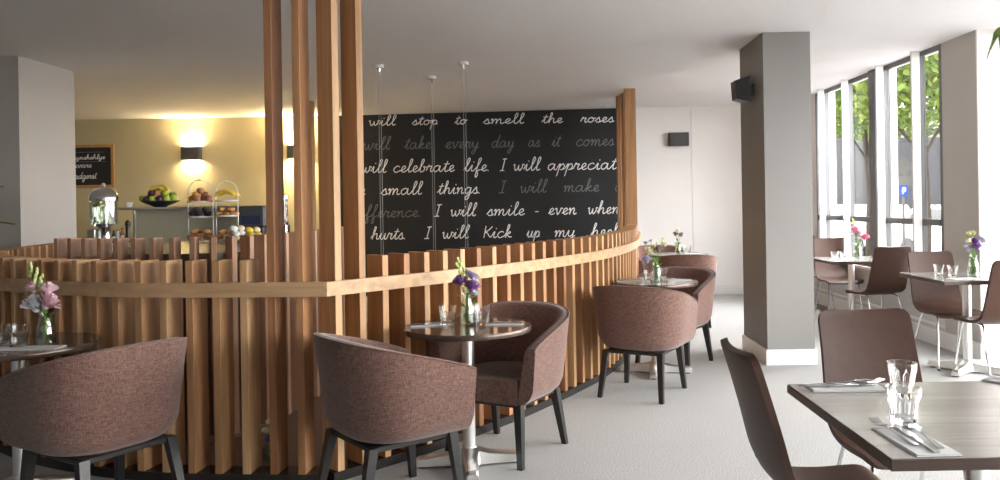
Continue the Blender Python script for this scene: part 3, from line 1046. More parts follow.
# ------------------------------------------------------------------ moulded shell chair on a chrome rod frame
def make_side():
    t = thing('side_chair', '', 'chair')
    prof = [(0.285, 0.925), (0.270, 0.88), (0.240, 0.78), (0.212, 0.68), (0.192, 0.60), (0.175, 0.545), (0.145, 0.495), (0.095, 0.462), (0.03, 0.446),
            (-0.06, 0.442), (-0.14, 0.446), (-0.195, 0.448), (-0.225, 0.440), (-0.243, 0.424)]
    prof = crom(prof, 4)
    m = len(prof)
    L = [0]
    for a, b in zip(prof, prof[1:]):
        L.append(L[-1] + math.dist(a, b))
    tot = L[-1]
    N = 12
    th = 0.022

    def hw(s):
        k = s / tot
        w = 0.196 + 0.022 * math.sin(math.pi * min(1, k * 1.25) * 0.5) ** 2
        for d, r in ((s, 0.045), (tot - s, 0.05)):
            if d < r:
                w -= r * (1 - math.sqrt(max(0, 1 - (1 - d / r) ** 2)))
        return w
    front, back = [], []
    for i in range(m):
        p, q = prof[max(0, i - 1)], prof[min(m - 1, i + 1)]
        dy, dz = q[0] - p[0], q[1] - p[1]
        l = math.hypot(dy, dz)
        ny, nz = dz / l, -dy / l          # faces the sitter (forward / up)
        w = hw(L[i])
        bowl = 0.018 if L[i] < tot * 0.5 else 0.008
        f, b = [], []
        for j in range(N + 1):
            x = -1 + 2 * j / N
            c = bowl * (x * x) - bowl * 0.5
            f.append((x * w, prof[i][0] + ny * (th / 2 + c), prof[i][1] + nz * (th / 2 + c)))
            b.append((x * w, prof[i][0] + ny * (-th / 2 + c), prof[i][1] + nz * (-th / 2 + c)))
        front.append(f)
        back.append(b)
    mb = MB()
    for g, flip in ((front, False), (back, True)):
        k = len(mb.v)
        for r in g:
            mb.v += r
        for i in range(m - 1):
            for j in range(N):
                a = k + i * (N + 1) + j
                q = (a, a + 1, a + N + 2, a + N + 1)
                mb.f.append(q if flip else q[::-1])
    mb.build('upholstered_shell', M_LEATHER, t, True, 60)
    # edge band joining both faces
    loop_f = [front[i][0] for i in range(m)] + front[-1][1:] + [front[i][N] for i in range(m - 2, -1, -1)] + front[0][1:N][::-1]
    loop_b = [back[i][0] for i in range(m)] + back[-1][1:] + [back[i][N] for i in range(m - 2, -1, -1)] + back[0][1:N][::-1]
    n = len(loop_f)
    MB().add(loop_f + loop_b, [(i, n + i, n + (i + 1) % n, (i + 1) % n) for i in range(n)]).build('shell_edge', M_LEATHER, t, True, 60)
    for sx in (-1, 1):
        p = [(0.205 * sx, -0.235, 0.004), (0.172 * sx, -0.165, 0.405), (0.166 * sx, -0.145, 0.426), (0.155 * sx, -0.11, 0.428), (0.150 * sx, 0.04, 0.428),
             (0.156 * sx, 0.075, 0.424), (0.166 * sx, 0.10, 0.405), (0.205 * sx, 0.245, 0.004)]
        lg = MB().tube(p, 0.0075, 8).build('leg_rod', M_CHROME, t, True, 60)
        for q in (p[0], p[-1]):
            MB().lathe([(0.011, 0.0), (0.011, 0.014)], 8, q[0], q[1]).build('glide', M_BLACK, lg)
    for y in (-0.10, 0.03):
        MB().tube([(-0.15, y, 0.428), (0.15, y, 0.428)], 0.0075, 8).build('cross_rod', M_CHROME, t, True)
    return t


side, side_s = make_side(), {}
SG = 'brown shell chairs at the square tables'
put(side, side_s, 'brown shell chair facing the camera behind the nearest square table', (1.39, 3.13, 0), facing(0.04, -1), SG)
put(side, side_s, 'brown shell chair seen edge-on at the left side of the nearest square table', (0.915, 2.60, 0), facing(1, 0.02), SG)
put(side, side_s, 'brown shell chair facing out between the window pier and the middle square table', (3.42, 6.70, 0), facing(0.03, -1), SG)
put(side, side_s, 'brown shell chair cut by the right frame edge, in front of the middle square table', (3.50, 6.12, 0), facing(-0.06, 1), SG)
put(side, side_s, 'brown shell chair seen from behind, back to the camera at the farthest square table', (3.42, 8.08, 0), facing(-0.20, 1), SG)
put(side, side_s, 'brown shell chair facing out beyond the pink flowers, near the column', (3.53, 9.42, 0), facing(0.0, -1), SG)
put(side, side_s, 'farthest brown shell chair, only a strip of its back beside the column', (3.50, 10.30, 0), facing(0.1, -1), SG)


def square_table(label, loc, w, d, h):
    t = thing('square_table', label, 'table', loc, 0, 'square pedestal tables')
    MB().bbox(-w / 2, w / 2, -d / 2, d / 2, h - 0.032, h - 0.002, 0.003).build('top_edge', M_TOPEDGE, t)
    MB().box(-w / 2 + 0.004, w / 2 - 0.004, -d / 2 + 0.004, d / 2 - 0.004, h - 0.003, h).build('table_top', M_TOP, t)
    pedestal(t, h - 0.032, 0.30, math.radians(45))
    return t


S_FRONT, S_MID, S_FAR = (1.31, 2.405, 0), (3.43, 6.41, 0), (3.375, 8.62, 0)
square_table('large square table with glasses and cutlery, nearest the camera', S_FRONT, 0.88, 0.83, 0.75)
square_table('middle square table with white and purple flowers beside the window pier', S_MID, 0.74, 0.75, 0.765)
square_table('farthest square table with pink flowers beside the windows', S_FAR, 0.70, 0.72, 0.75)


# ------------------------------------------------------------------ tableware
def tumbler_mesh(r0=0.031, r1=0.043, h=0.095):
    n = 20
    rings = []
    for r, z, fac in ((r0 * 0.9, 0.0, 0), (r0, 0.004, .06), (r0 * 1.06, 0.02, .07), (r0 + (r1 - r0) * 0.6, h * 0.62, .06), (r1 - 0.001, h * 0.78, 0), (r1, h, 0),
                      (r1 - 0.0025, h, 0), (r1 - 0.003, h * 0.78, 0), (r0 + (r1 - r0) * 0.6 - 0.004, h * 0.55, 0), (r0 * 0.95, 0.018, 0), (r0 * 0.4, 0.014, 0)):
        rings.append([((r * (1 - (fac if j % 2 else 0))) * math.cos(2 * math.pi * j / n), (r * (1 - (fac if j % 2 else 0))) * math.sin(2 * math.pi * j / n), z) for j in range(n)])
    return MB().rings(rings).mesh('drinking_glass', M_GLASS, True, 25)


me_glass = tumbler_mesh()


def glass(label, x, y, z, group, sc=1.0):
    o = tag(link('drinking_glass', me_glass, None, (x, y, z), rnd.random()), label, 'glass', group)
    o.scale = (sc, sc, sc)
    return o


def arc_strip(mb, pts, wid, th):
    """flat bar through (y, z) points with a width per point"""
    rings = []
    for (y, z), w in zip(pts, wid):
        rings.append([(-w, y, z), (w, y, z), (w, y, z + th), (-w, y, z + th)])
    mb.rings(rings)
    return mb


def make_cutlery():
    fork = MB()
    arc_strip(fork, [(-0.10, 0.001), (-0.05, 0.002), (0.0, 0.004), (0.035, 0.006), (0.05, 0.004)], [0.006, 0.005, 0.003, 0.004, 0.011], 0.002)
    for k in range(4):
        x = (k - 1.5) * 0.0062
        fork.rings([[(x - w, y, z), (x + w, y, z), (x + w, y, z + 0.0018), (x - w, y, z + 0.0018)] for y, z, w in ((0.049, 0.004, 0.0021), (0.075, 0.003, 0.0018), (0.10, 0.008, 0.0011))])
    knife = MB()
    arc_strip(knife, [(-0.11, 0.001), (-0.05, 0.002), (0.0, 0.002), (0.01, 0.002), (0.09, 0.002), (0.115, 0.002)], [0.006, 0.006, 0.005, 0.009, 0.009, 0.003], 0.002)
    spoon = MB()
    arc_strip(spoon, [(-0.10, 0.001), (-0.05, 0.002), (0.0, 0.004), (0.04, 0.006)], [0.006, 0.005, 0.003, 0.003], 0.002)
    rings = []
    for k, zz in ((1.0, 0.006), (0.98, 0.0075), (0.8, 0.004), (0.4, 0.0015), (0.05, 0.001)):
        rings.append([(0.019 * k * math.cos(a), 0.068 + 0.031 * k * math.sin(a), zz) for a in [2 * math.pi * j / 16 for j in range(16)]])
    spoon.rings(rings)
    return {'fork': fork.mesh('fork', M_CUTLERY, True, 40), 'knife': knife.mesh('knife', M_CUTLERY), 'spoon': spoon.mesh('spoon', M_CUTLERY, True, 40)}


CUT = make_cutlery()


def cutlery(kind, label, x, y, z, ang, group):
    o = tag(link(kind, CUT[kind], None, (x, y, z), ang), label, 'cutlery', group)
    o.scale = (1.25, 1.15, 1.3)
    return o


def napkin(label, x, y, z, w, d, ang, group='folded white napkins'):
    mb = MB().bbox(-w / 2, w / 2, -d / 2, d / 2, 0, 0.003, 0.0012).bbox(-w / 2 + 0.003, w / 2 - 0.002, -d / 2 + 0.002, d / 2 - 0.004, 0.0032, 0.006, 0.0012)
    return tag(mb.build('napkin', M_NAPKIN, loc=(x, y, z), rz=ang), label, 'napkin', group)


# nearest square table
glass('faceted tumbler in front of the pair on the nearest square table', 1.045, 2.30, 0.751, 'tumblers on the nearest square table', 1.12)
glass('faceted tumbler at the back of the pair on the nearest square table', 1.205, 2.66, 0.751, 'tumblers on the nearest square table', 1.08)
FG = 'cutlery on the nearest square table'
napkin('white napkin under the front cutlery on the nearest square table', 0.992, 2.125, 0.7505, 0.118, 0.25, math.radians(2))
cutlery('fork', 'steel fork on the front napkin of the nearest square table', 0.964, 2.185, 0.757, math.radians(4), FG)
cutlery('knife', 'steel knife between fork and spoon on the front napkin', 0.997, 2.135, 0.757, math.radians(-1), FG)
cutlery('spoon', 'steel spoon beside the tumblers on the front napkin', 1.030, 2.155, 0.757, math.radians(-4), FG)
napkin('white napkin at the far corner of the nearest square table', 1.045, 2.74, 0.7505, 0.25, 0.115, math.radians(-2))
cutlery('fork', 'steel fork resting on the napkin at the far corner', 1.09, 2.765, 0.757, math.radians(-72), FG)
cutlery('knife', 'steel knife on the napkin at the far corner', 1.02, 2.745, 0.757, math.radians(88), FG)
cutlery('spoon', 'steel spoon on the napkin at the far corner', 1.05, 2.775, 0.757, math.radians(-84), FG)
napkin('white napkin cut by the right frame edge on the nearest square table', 1.66, 2.755, 0.7505, 0.10, 0.23, math.radians(35))
cutlery('fork', 'steel fork on the napkin cut by the right frame edge', 1.655, 2.76, 0.757, math.radians(35), FG)


def seg(p, q):
    return [p, ((p[0] + q[0]) / 2 + 0.004, (p[1] + q[1]) / 2, (p[2] + q[2]) / 2), q]


def bloom_mesh(kind):
    """layered petals round a centre, unit radius"""
    mb = MB()
    layers = {'carnation': [(14, 1.0, 0.15), (12, 0.85, 0.45), (10, 0.62, 0.7), (6, 0.35, 0.9)], 'rose': [(7, 1.0, 0.2), (6, 0.78, 0.55), (5, 0.5, 0.85)],
              'open': [(7, 1.0, 0.1), (6, 0.7, 0.45)]}[kind]
    for n, r, up in layers:
        ph = rnd.random() * 6
        for k in range(n):
            a = ph + 2 * math.pi * k / n + (rnd.random() - .5) * 0.25
            ca, sa = math.cos(a), math.sin(a)
            w = 5.2 / n * r * (0.9 + 0.3 * rnd.random())
            zt = up * 0.9
            rows = []
            for (q, z, ww) in ((0.08, 0.0 - 0.35 + up * 0.1, 0.15), (0.6, -0.1 + zt * 0.5, 0.8), (1.0, 0.0 + zt * (0.8 + 0.2 * rnd.random()), 0.75)):
                rows.append([((r * q) * ca - t * w * ww * 0.5 * sa, (r * q) * sa + t * w * ww * 0.5 * ca, z + (0.06 if t else 0)) for t in (-1, 0, 1)])
            mb.add(rows[0] + rows[1] + rows[2], [(0, 1, 4, 3), (1, 2, 5, 4), (3, 4, 7, 6), (4, 5, 8, 7)])
    mb.ball((0, 0, -0.2), 0.3, 0.3, 0.35, 8, 5)
    return mb


BL = {}


def bloom(kind, mat):
    k = (kind, mat.name)
    if k not in BL:
        BL[k] = bloom_mesh(kind).mesh(kind + '_bloom', mat, True, 80)
    return BL[k]


me_leaf = MB().add([(0, 0, 0), (-0.22, 0.35, 0.06), (0, 0.4, 0.0), (0.22, 0.35, 0.06), (-0.16, 0.72, 0.04), (0, 0.75, -0.02), (0.16, 0.72, 0.04), (0, 1.05, -0.08)],
                   [(0, 2, 1), (0, 3, 2), (1, 2, 5, 4), (2, 3, 6, 5), (4, 5, 7), (5, 6, 7)]).mesh('leaf', M_LEAF, True)


def vase_and_flowers(vlabel, flabel, x, y, z, hv, rv, blooms, leaves=7, buds=()):
    """blooms: (dx, dy, height, radius, kind, material); the vase is clear glass, the bouquet stands in it"""
    v = tag(link('glass_vase', None, None, (x, y, z)), vlabel, 'vase', 'clear glass table vases')
    MB().lathe([(rv * .85, 0), (rv, 0.006), (rv * 1.02, hv * .35), (rv * 0.9, hv * .6), (rv * .62, hv * .85), (rv * .72, hv), (rv * .66, hv), (rv * .55, hv * .85), (rv * .82, hv * .6),
                (rv * .93, hv * .35), (rv * .9, 0.012), (0.002, 0.010)], 18).build('vase_body', M_VASE, v, True, 50)
    MB().lathe([(rv * .86, 0.013), (rv * .9, hv * .3), (rv * .86, hv * .45), (0.002, hv * .45)], 14).build('water', M_WATER, v, True, 50)
    b = tag(link('flower_bouquet', None, None, (x, y, z)), flabel, 'flowers', 'table flowers')
    for dx, dy, h, r, kind, mat in blooms:
        a = rnd.random() * 6
        base = (math.cos(a) * rv * .3, math.sin(a) * rv * .3, 0.02)
        neck = (dx * 0.12, dy * 0.12, hv * 0.95)
        MB().tube(crom([base, neck, (dx, dy, h)], 4), 0.0022, 5).build('stem', M_STEM, b, True)
        o = link('bloom', bloom(kind, mat), b, (dx, dy, h), rnd.random() * 6)
        o.rotation_euler = ((rnd.random() - .5) * 0.9 + 0.35, (rnd.random() - .5) * 0.7, rnd.random() * 6)
        o.scale = (r * 1.25,) * 3
    for dx, dy, h in buds:
        MB().tube(crom([(0, 0, 0.03), (dx * .1, dy * .1, hv), (dx, dy, h)], 4), 0.002, 5).build('stem', M_STEM, b, True)
        mb = MB()
        for q in range(5):
            mb.ball((dx + (rnd.random() - .5) * 0.022, dy + (rnd.random() - .5) * 0.02, h - 0.045 + q * 0.014), 0.0075, 0.0075, 0.012, 7, 5)
        mb.build('bud_spray', M_BUD, b, True)
    for q in range(leaves):
        a = rnd.random() * 6.28
        o = link('leaf', me_leaf, b, (0.02 * math.cos(a), 0.02 * math.sin(a), hv * (0.45 + 0.75 * rnd.random())), a)
        o.rotation_euler = (rnd.random() * 0.9 + 0.3, 0, a - 1.57)
        o.scale = (0.05,) * 3
    return v, b


# purple flower table beside the screen corner
zt = 0.7505
RG = 'tumblers on the round tables'
glass('tumbler left of the purple flowers on the round table by the screen', -0.49, 4.30, zt, RG, 1.14)
glass('tumbler right of the purple flowers on the round table by the screen', -0.305, 4.32, zt, RG, 1.14)
vase_and_flowers('clear glass vase holding purple and lavender flowers on a round table', 'bouquet of purple and lavender flowers with lime buds on a round table', -0.388, 4.345, zt, 0.165, 0.040, [
    (-0.035, -0.02, 0.235, 0.036, 'carnation', M_PURPLE), (0.03, -0.03, 0.205, 0.040, 'carnation', M_PURPLE), (0.005, 0.02, 0.275, 0.030, 'open', M_LAVENDER),
    (0.035, 0.01, 0.255, 0.028, 'open', M_LAVENDER), (0.045, 0.0, 0.165, 0.022, 'rose', M_WPETAL), (0.05, 0.01, 0.225, 0.018, 'rose', M_CREAM), (-0.01, -0.035, 0.185, 0.022, 'rose', M_CREAM)],
    9, ((-0.045, 0.0, 0.345), (-0.025, 0.01, 0.315), (-0.03, -0.01, 0.28)))
napkin('white napkin left of the tumblers on the purple flower table', -0.60, 4.33, zt, 0.20, 0.10, math.radians(14))
napkin('white napkin right of the tumblers on the purple flower table', -0.185, 4.33, zt, 0.20, 0.11, math.radians(-6))
CG = 'cutlery on the round tables'
cutlery('fork', 'steel fork on the left napkin of the purple flower table', -0.58, 4.335, zt + 0.0063, math.radians(-70), CG)
cutlery('knife', 'steel knife on the left napkin of the purple flower table', -0.60, 4.31, zt + 0.0063, math.radians(104), CG)
cutlery('fork', 'steel fork on the right napkin of the purple flower table', -0.19, 4.34, zt + 0.0063, math.radians(80), CG)
cutlery('knife', 'steel knife on the right napkin of the purple flower table', -0.18, 4.31, zt + 0.0063, math.radians(84), CG)

# pink flower table at the left
glass('tumbler nearest the pink flowers on the left round table', -2.495, 3.83, zt, RG, 1.12)
glass('tumbler at the left frame edge beside the pink flowers', -2.60, 3.86, zt, RG, 1.12)
vase_and_flowers('clear glass vase of pink and white flowers on the left round table', 'bouquet of pink and white flowers on the left round table', -2.395, 3.885, zt, 0.155, 0.044, [
    (-0.035, -0.02, 0.195, 0.052, 'carnation', M_WPETAL), (0.030, -0.03, 0.205, 0.050, 'carnation', M_PINK), (-0.065, 0.01, 0.275, 0.036, 'rose', M_PINK), (0.015, 0.0, 0.265, 0.038, 'rose', M_PINK)],
    8, ((-0.045, 0.0, 0.355), (-0.028, 0.01, 0.325), (-0.075, 0.0, 0.385)))
napkin('white placemat napkin under the vase table setting at the left frame edge', -2.44, 3.79, zt, 0.34, 0.11, math.radians(4))

# middle round table
glass('tumbler left of the pale flowers on the middle round table', 0.895, 6.48, zt, RG, 1.0)
glass('tumbler right of the pale flowers on the middle round table', 1.035, 6.62, zt, RG, 1.0)
vase_and_flowers('clear glass vase of mixed pale flowers on the middle round table', 'loose bouquet of cream, grey and dusky flowers on the middle round table', 0.965, 6.53, zt, 0.15, 0.042, [
    (-0.075, 0.0, 0.175, 0.042, 'carnation', M_LAVENDER), (-0.06, 0.0, 0.245, 0.036, 'rose', M_CREAM), (0.02, 0.0, 0.26, 0.034, 'rose', M_DUSK), (0.075, 0.0, 0.30, 0.026, 'open', M_CREAM),
    (-0.085, 0.0, 0.315, 0.020, 'open', M_DUSK), (-0.04, 0.01, 0.33, 0.018, 'open', M_LAVENDER)], 14, ((0.055, 0, 0.34), (0.0, 0.01, 0.30)))
napkin('white napkin at the right of the middle round table', 1.15, 6.56, zt, 0.20, 0.10, math.radians(10))
napkin('white napkin at the left of the middle round table', 0.75, 6.56, zt, 0.20, 0.10, math.radians(-14))
cutlery('fork', 'steel fork on the right napkin of the middle round table', 1.15, 6.56, zt + 0.0063, math.radians(88), CG)
cutlery('fork', 'steel fork on the left napkin of the middle round table', 0.75, 6.56, zt + 0.0063, math.radians(75), CG)

# farthest round table
glass('tumbler on the farthest round table', 1.83, 9.80, zt, RG, 1.15)
vase_and_flowers('slim clear vase of dusky flowers on the farthest round table', 'small bouquet of dusky flowers on the farthest round table', 1.72, 9.80, zt, 0.15, 0.034, [
    (-0.03, 0, 0.245, 0.035, 'rose', M_DUSK), (0.04, 0, 0.235, 0.034, 'rose', M_DUSK), (0.0, 0, 0.29, 0.028, 'rose', M_CREAM)], 12)
napkin('white napkin on the farthest round table', 1.92, 9.82, zt, 0.20, 0.11, 0.1)

# middle square table
WG = 'tumblers on the square tables by the windows'
glass('left tumbler of the pair on the middle square table', 3.235, 6.46, 0.7655, WG, 0.95)
glass('right tumbler of the pair on the middle square table', 3.30, 6.37, 0.7655, WG, 0.95)
vase_and_flowers('clear glass vase of white and purple flowers on the middle square table', 'bouquet of white, lavender and purple flowers on the middle square table', 3.46, 6.36, 0.7655, 0.17, 0.042, [
    (-0.015, 0, 0.325, 0.038, 'carnation', M_CREAM), (-0.035, -0.01, 0.285, 0.026, 'rose', M_CREAM), (0.055, 0, 0.285, 0.036, 'carnation', M_LAVENDER), (0.015, -0.03, 0.235, 0.040, 'carnation', M_PURPLE),
    (-0.045, -0.01, 0.225, 0.030, 'open', M_LAVENDER), (0.02, 0.02, 0.275, 0.034, 'carnation', M_PURPLE)], 10)
napkin('white napkin at the front of the middle square table', 3.27, 6.16, 0.7655, 0.22, 0.10, 0.2)

# farthest square table
glass('left tumbler of the pair on the farthest square table', 3.14, 8.46, zt, WG, 1.0)
glass('right tumbler of the pair on the farthest square table', 3.20, 8.37, zt, WG, 1.0)
vase_and_flowers('clear glass vase of deep pink flowers on the farthest square table', 'bouquet of deep pink and white flowers on the farthest square table', 3.40, 8.50, zt, 0.17, 0.044, [
    (-0.03, 0, 0.315, 0.045, 'carnation', M_HOTPINK), (0.075, 0, 0.235, 0.045, 'carnation', M_HOTPINK), (0.01, -0.02, 0.27, 0.038, 'carnation', M_PINK), (-0.085, 0, 0.27, 0.026, 'rose', M_WPETAL),
    (-0.05, 0, 0.385, 0.022, 'open', M_CREAM)], 12, ((-0.04, 0, 0.42),))
napkin('white napkin at the front of the farthest square table', 3.16, 8.30, zt, 0.20, 0.10, 0.1)


# ------------------------------------------------------------------ wall lamps, speaker, cables
def sconce(name, label, lit, centre, nx, ny):
    """up-and-down box light; local +y is the wall, front looks along -y"""
    t = thing(name, label, 'wall lamp', centre, facing(nx, ny), 'box wall lamps')
    w, h, d = 0.15, 0.10, 0.11
    MB().box(-0.05, 0.05, -0.012, 0.0, -0.06, 0.06).build('back_plate', M_DARKMET, t)
    ring = []
    for z in (-h, h):
        ring.append([(-w, -0.012, z), (-w, -d + 0.02, z), (-w + 0.02, -d, z), (w - 0.02, -d, z), (w, -d + 0.02, z), (w, -0.012, z)])
    mb = MB()
    mb.rings([r for r in ring], cap=False)
    ri = [[(x * 0.93, -0.016 + (y + 0.016) * 0.92, z) for x, y, z in r] for r in ring]
    mb.rings([r[::-1] for r in ri], cap=False)
    for z, a, b in ((0, ring[0], ri[0]), (1, ring[1], ri[1])):
        k = len(mb.v)
        mb.v += a + b
        n = len(a)
        mb.f += [(k + i, k + (i + 1) % n, k + n + (i + 1) % n, k + n + i) for i in range(n)]
    mb.build('housing', M_DARKMET, t)
    for z, nm in ((h - 0.018, 'top_diffuser'), (-h + 0.012, 'bottom_diffuser')):
        MB().box(-w * 0.9, w * 0.9, -d * 0.9, -0.02, z, z + 0.006).build(nm, M_LAMPGLOW if lit else M_CERAMIC, t)
    if lit:
        for sgn in (1, -1):
            d_ = bpy.data.lights.new('sconce_light', 'AREA')
            d_.shape = 'RECTANGLE'
            d_.size, d_.size_y = 0.26, 0.08
            d_.energy = lit
            d_.spread = math.radians(150)
            d_.color = (1.0, 0.72, 0.36)
            lo = bpy.data.objects.new('sconce_light', d_)
            lo.parent = t
            lo.location = (0, -0.065, sgn * 0.115)
            lo.rotation_euler = (0 if sgn < 0 else math.pi, 0, 0)
            col.objects.link(lo)
    return t


sconce('wall_lamp', 'lit black box lamp glowing on the yellow wall', 0.75, (-5.365, 12.5, 2.265), 0, -1)
sconce('wall_lamp', 'lit box lamp on the yellow wall mostly hidden by a screen post', 4.0, (-3.72, 12.5, 2.265), 0, -1)
s_, z_ = to_wall(678.5, 139.5)
p_ = on_wall(s_, 0, z_)
sconce('wall_lamp', 'unlit black box lamp on the white back wall', False, p_, wnor.x, wnor.y)

sp = thing('wall_speaker', 'small black loudspeaker bracketed high on the grey column', 'speaker', (CX0, 7.12, 2.38))
ring = []
for y, a in ((-0.10, 0.0), (0.10, 0.0)):
    ring.append([(-0.045, y, -0.115), (-0.165, y * 0.8, -0.085), (-0.175, y * 0.8, 0.075), (-0.05, y, 0.115)])
MB().rings(ring).build('cabinet', M_BLACK, sp)
MB().add([(-0.168, -0.07, -0.078), (-0.178, -0.07, 0.068), (-0.178, 0.07, 0.068), (-0.168, 0.07, -0.078), (-0.160, -0.07, -0.078), (-0.170, -0.07, 0.068), (-0.170, 0.07, 0.068), (-0.160, 0.07, -0.078)],
         [(0, 1, 2, 3), (7, 6, 5, 4), (0, 4, 5, 1), (1, 5, 6, 2), (2, 6, 7, 3), (3, 7, 4, 0)]).build('grille', M_DARKMET, sp)
MB().box(-0.05, -0.012, -0.02, 0.02, -0.02, 0.02).box(-0.012, 0, -0.035, 0.035, -0.05, 0.05).build('bracket', M_DARKMET, sp)

for (x, y, lb) in ((-1.57, 8.06, 'leftmost'), (-1.14, 8.82, 'middle'), (-0.71, 7.97, 'rightmost')):
    t = thing('ceiling_cable', f'thin steel cable hanging from a white ceiling cup, {lb} of the three', 'cable', (x, y, 0), 0, 'ceiling cables before the blackboard')
    MB().lathe([(0.05, ROOM_H - 0.03), (0.05, ROOM_H)], 20).build('ceiling_cup', M_CERAMIC, t, True)
    MB().lathe([(0.012, ROOM_H - 0.07), (0.016, ROOM_H - 0.03)], 10).build('cable_grip', M_CHROME, t, True)
    MB().tube([(-0.008, 0, 0.02), (-0.008, 0, ROOM_H - 0.06)], 0.0022, 5).build('wire', M_CABLE, t)
    MB().tube([(0.014, 0, 0.02), (0.014, 0, ROOM_H - 0.06)], 0.0022, 5).build('wire', M_CABLE, t)
    MB().lathe([(0.05, 0.0), (0.05, 0.012), (0.015, 0.03)], 16).build('floor_anchor', M_CHROME, t, True)

# ------------------------------------------------------------------ small menu board
def at(u, v, d):
    a, b = u - CU, v - CV
    return (a * CR_ - b * SR_) * d / FOC, d, EYE - (a * SR_ + b * CR_) * d / FOC


x0, _, z1 = at(66, 145, 12.47)
x1, _, z0 = at(114, 187.5, 12.47)
mn = thing('menu_board', 'small oak-framed chalk menu board on the yellow wall', 'blackboard', (x0, 12.5, z0))
W_, H_ = x1 - x0, z1 - z0
MB().box(0.03, W_ - 0.03, -0.018, 0, 0.03, H_ - 0.03).build('slate', M_CHALK, mn)
for a in ((0, W_, 0, 0.045), (0, W_, H_ - 0.045, H_), (0, 0.045, 0.045, H_ - 0.045), (W_ - 0.045, W_, 0.045, H_ - 0.045)):
    MB().bbox(a[0], a[1], -0.03, 0, a[2], a[3], 0.003).build('frame', M_OAK, mn)


def menu_place(x, y, lift):
    return (x, -0.0185 - lift, y)


for w, xa, xb, yy, xh in (('mynshshlye', 0.07, W_ - 0.14, H_ * 0.66, 0.036), ('uvars', 0.10, W_ * 0.52, H_ * 0.47, 0.044), ('eadgerst', 0.07, W_ * 0.62, H_ * 0.21, 0.052)):
    ink(w, xa, xb, yy, yy + 0.004, xh, menu_place, 0.010).build('lettering', M_CHALKW, mn)
for yy, xa, xb in ((H_ * 0.82, 0.10, W_ - 0.16), (H_ * 0.60, 0.08, W_ - 0.12)):
    MB().box(xa, xb, -0.021, -0.0185, yy, yy + 0.008).build('chalk_line', M_CHALKG, mn)

# ------------------------------------------------------------------ back bench and overshelf in the servery
def pos(u, v, d):
    return at(u, v, d)


bench = thing('steel_bench', 'stainless back bench with an overshelf along the yellow wall', 'bench', (-3.72, 8.9, 0))
bx0, bx1 = -0.92, 0.80
MB().bbox(bx0, bx1, -0.35, 0.35, 0.86, 0.90, 0.005).build('bench_top', M_STEEL, bench)
for x in (bx0 + 0.05, bx1 - 0.05):
    for y in (-0.3, 0.3):
        MB().box(x - 0.02, x + 0.02, y - 0.02, y + 0.02, 0, 0.86).build('leg', M_STEEL, bench)
MB().box(bx0, bx1, 0.31, 0.33, 0.90, 1.40).build('splash_panel', M_SPLASH, bench)
MB().bbox(bx0, bx1, -0.05, 0.35, 1.40, 1.43, 0.004).build('overshelf', M_STEEL, bench)
for x in (bx0 + 0.16, bx1 - 0.02):
    MB().tube([(x, 0.0, 0.90), (x, 0.0, 1.40)], 0.016, 10).build('shelf_post', M_CHROME, bench, True)
SH = 1.4305


def fruit(name, label, cat, mb, mat, group, loc):
    return tag(mb.build(name, mat, None, True, 60, loc=loc), label, cat, group)


# fruit bowl on the overshelf
bx, by = -4.23, 8.98
bz = SH
bowl = thing('fruit_bowl', 'shallow black bowl heaped with fruit on the overshelf', 'bowl', (bx, by, bz))
MB().lathe([(0.07, 0), (0.08, 0.01), (0.15, 0.035), (0.20, 0.062), (0.204, 0.066), (0.196, 0.062), (0.14, 0.042), (0.06, 0.022), (0.005, 0.02)], 28).build('bowl_body', M_BLACK, bowl, True, 60)
MB().lathe([(0.198, 0.062), (0.206, 0.064), (0.206, 0.069), (0.198, 0.067)], 28).build('rim', M_DARKMET, bowl, True, 60)
me_fruit = {}


def apple_mb(r):
    return MB().lathe([(0.02 * r, 0.12 * r), (0.45 * r, 0.0), (0.85 * r, 0.35 * r), (1.0 * r, 0.9 * r), (0.92 * r, 1.4 * r), (0.6 * r, 1.78 * r), (0.2 * r, 1.72 * r), (0.02 * r, 1.6 * r)], 14)


def banana_mb(l=0.15, r=0.017):
    p, rr = [], []
    for i in range(9):
        a = -0.9 + 1.8 * i / 8
        p.append((math.sin(a) * l * 0.62, 0, math.cos(a) * l * 0.62 - l * 0.40))
        rr.append(r * (0.35 if i in (0, 8) else 0.8 if i in (1, 7) else 1.0))
    return MB().tube(p, rr, 8)


FB = 'fruit in the black bowl'
for k, (dx, dy, dz, m, nm, lb) in enumerate([
        (-0.165, -0.06, 0.06, M_APPLE, 'green_apple', 'green apple at the left rim of the black fruit bowl'), (-0.10, -0.10, 0.05, M_PLUM, 'plum', 'dark plum low at the left of the black fruit bowl'),
        (-0.03, -0.12, 0.05, M_APPLE, 'green_apple', 'green apple low at the front of the black fruit bowl'), (0.045, -0.11, 0.05, M_PLUM, 'plum', 'dark plum low at the front of the black fruit bowl'),
        (0.115, -0.09, 0.055, M_APPLE, 'green_apple', 'green apple low at the right of the black fruit bowl'), (0.165, -0.03, 0.062, M_APPLE, 'green_apple', 'green apple at the right rim of the black fruit bowl'),
        (-0.07, -0.05, 0.115, M_PLUM, 'plum', 'dark plum upper left in the black fruit bowl'), (0.0, -0.06, 0.12, M_PEACH, 'peach', 'peach under the bananas in the black fruit bowl'),
        (0.075, -0.04, 0.12, M_APPLE, 'green_apple', 'green apple upper right in the black fruit bowl'), (0.12, 0.05, 0.09, M_LIME, 'lime', 'lime at the back right of the black fruit bowl'),
        (-0.13, 0.05, 0.075, M_PLUM, 'plum', 'dark plum at the back left of the black fruit bowl'), (0.0, 0.08, 0.07, M_APPLE, 'green_apple', 'green apple at the back of the black fruit bowl')]):
    fruit(nm, lb, 'fruit', apple_mb(0.040), m, FB, (bx + dx, by + dy, bz + dz))
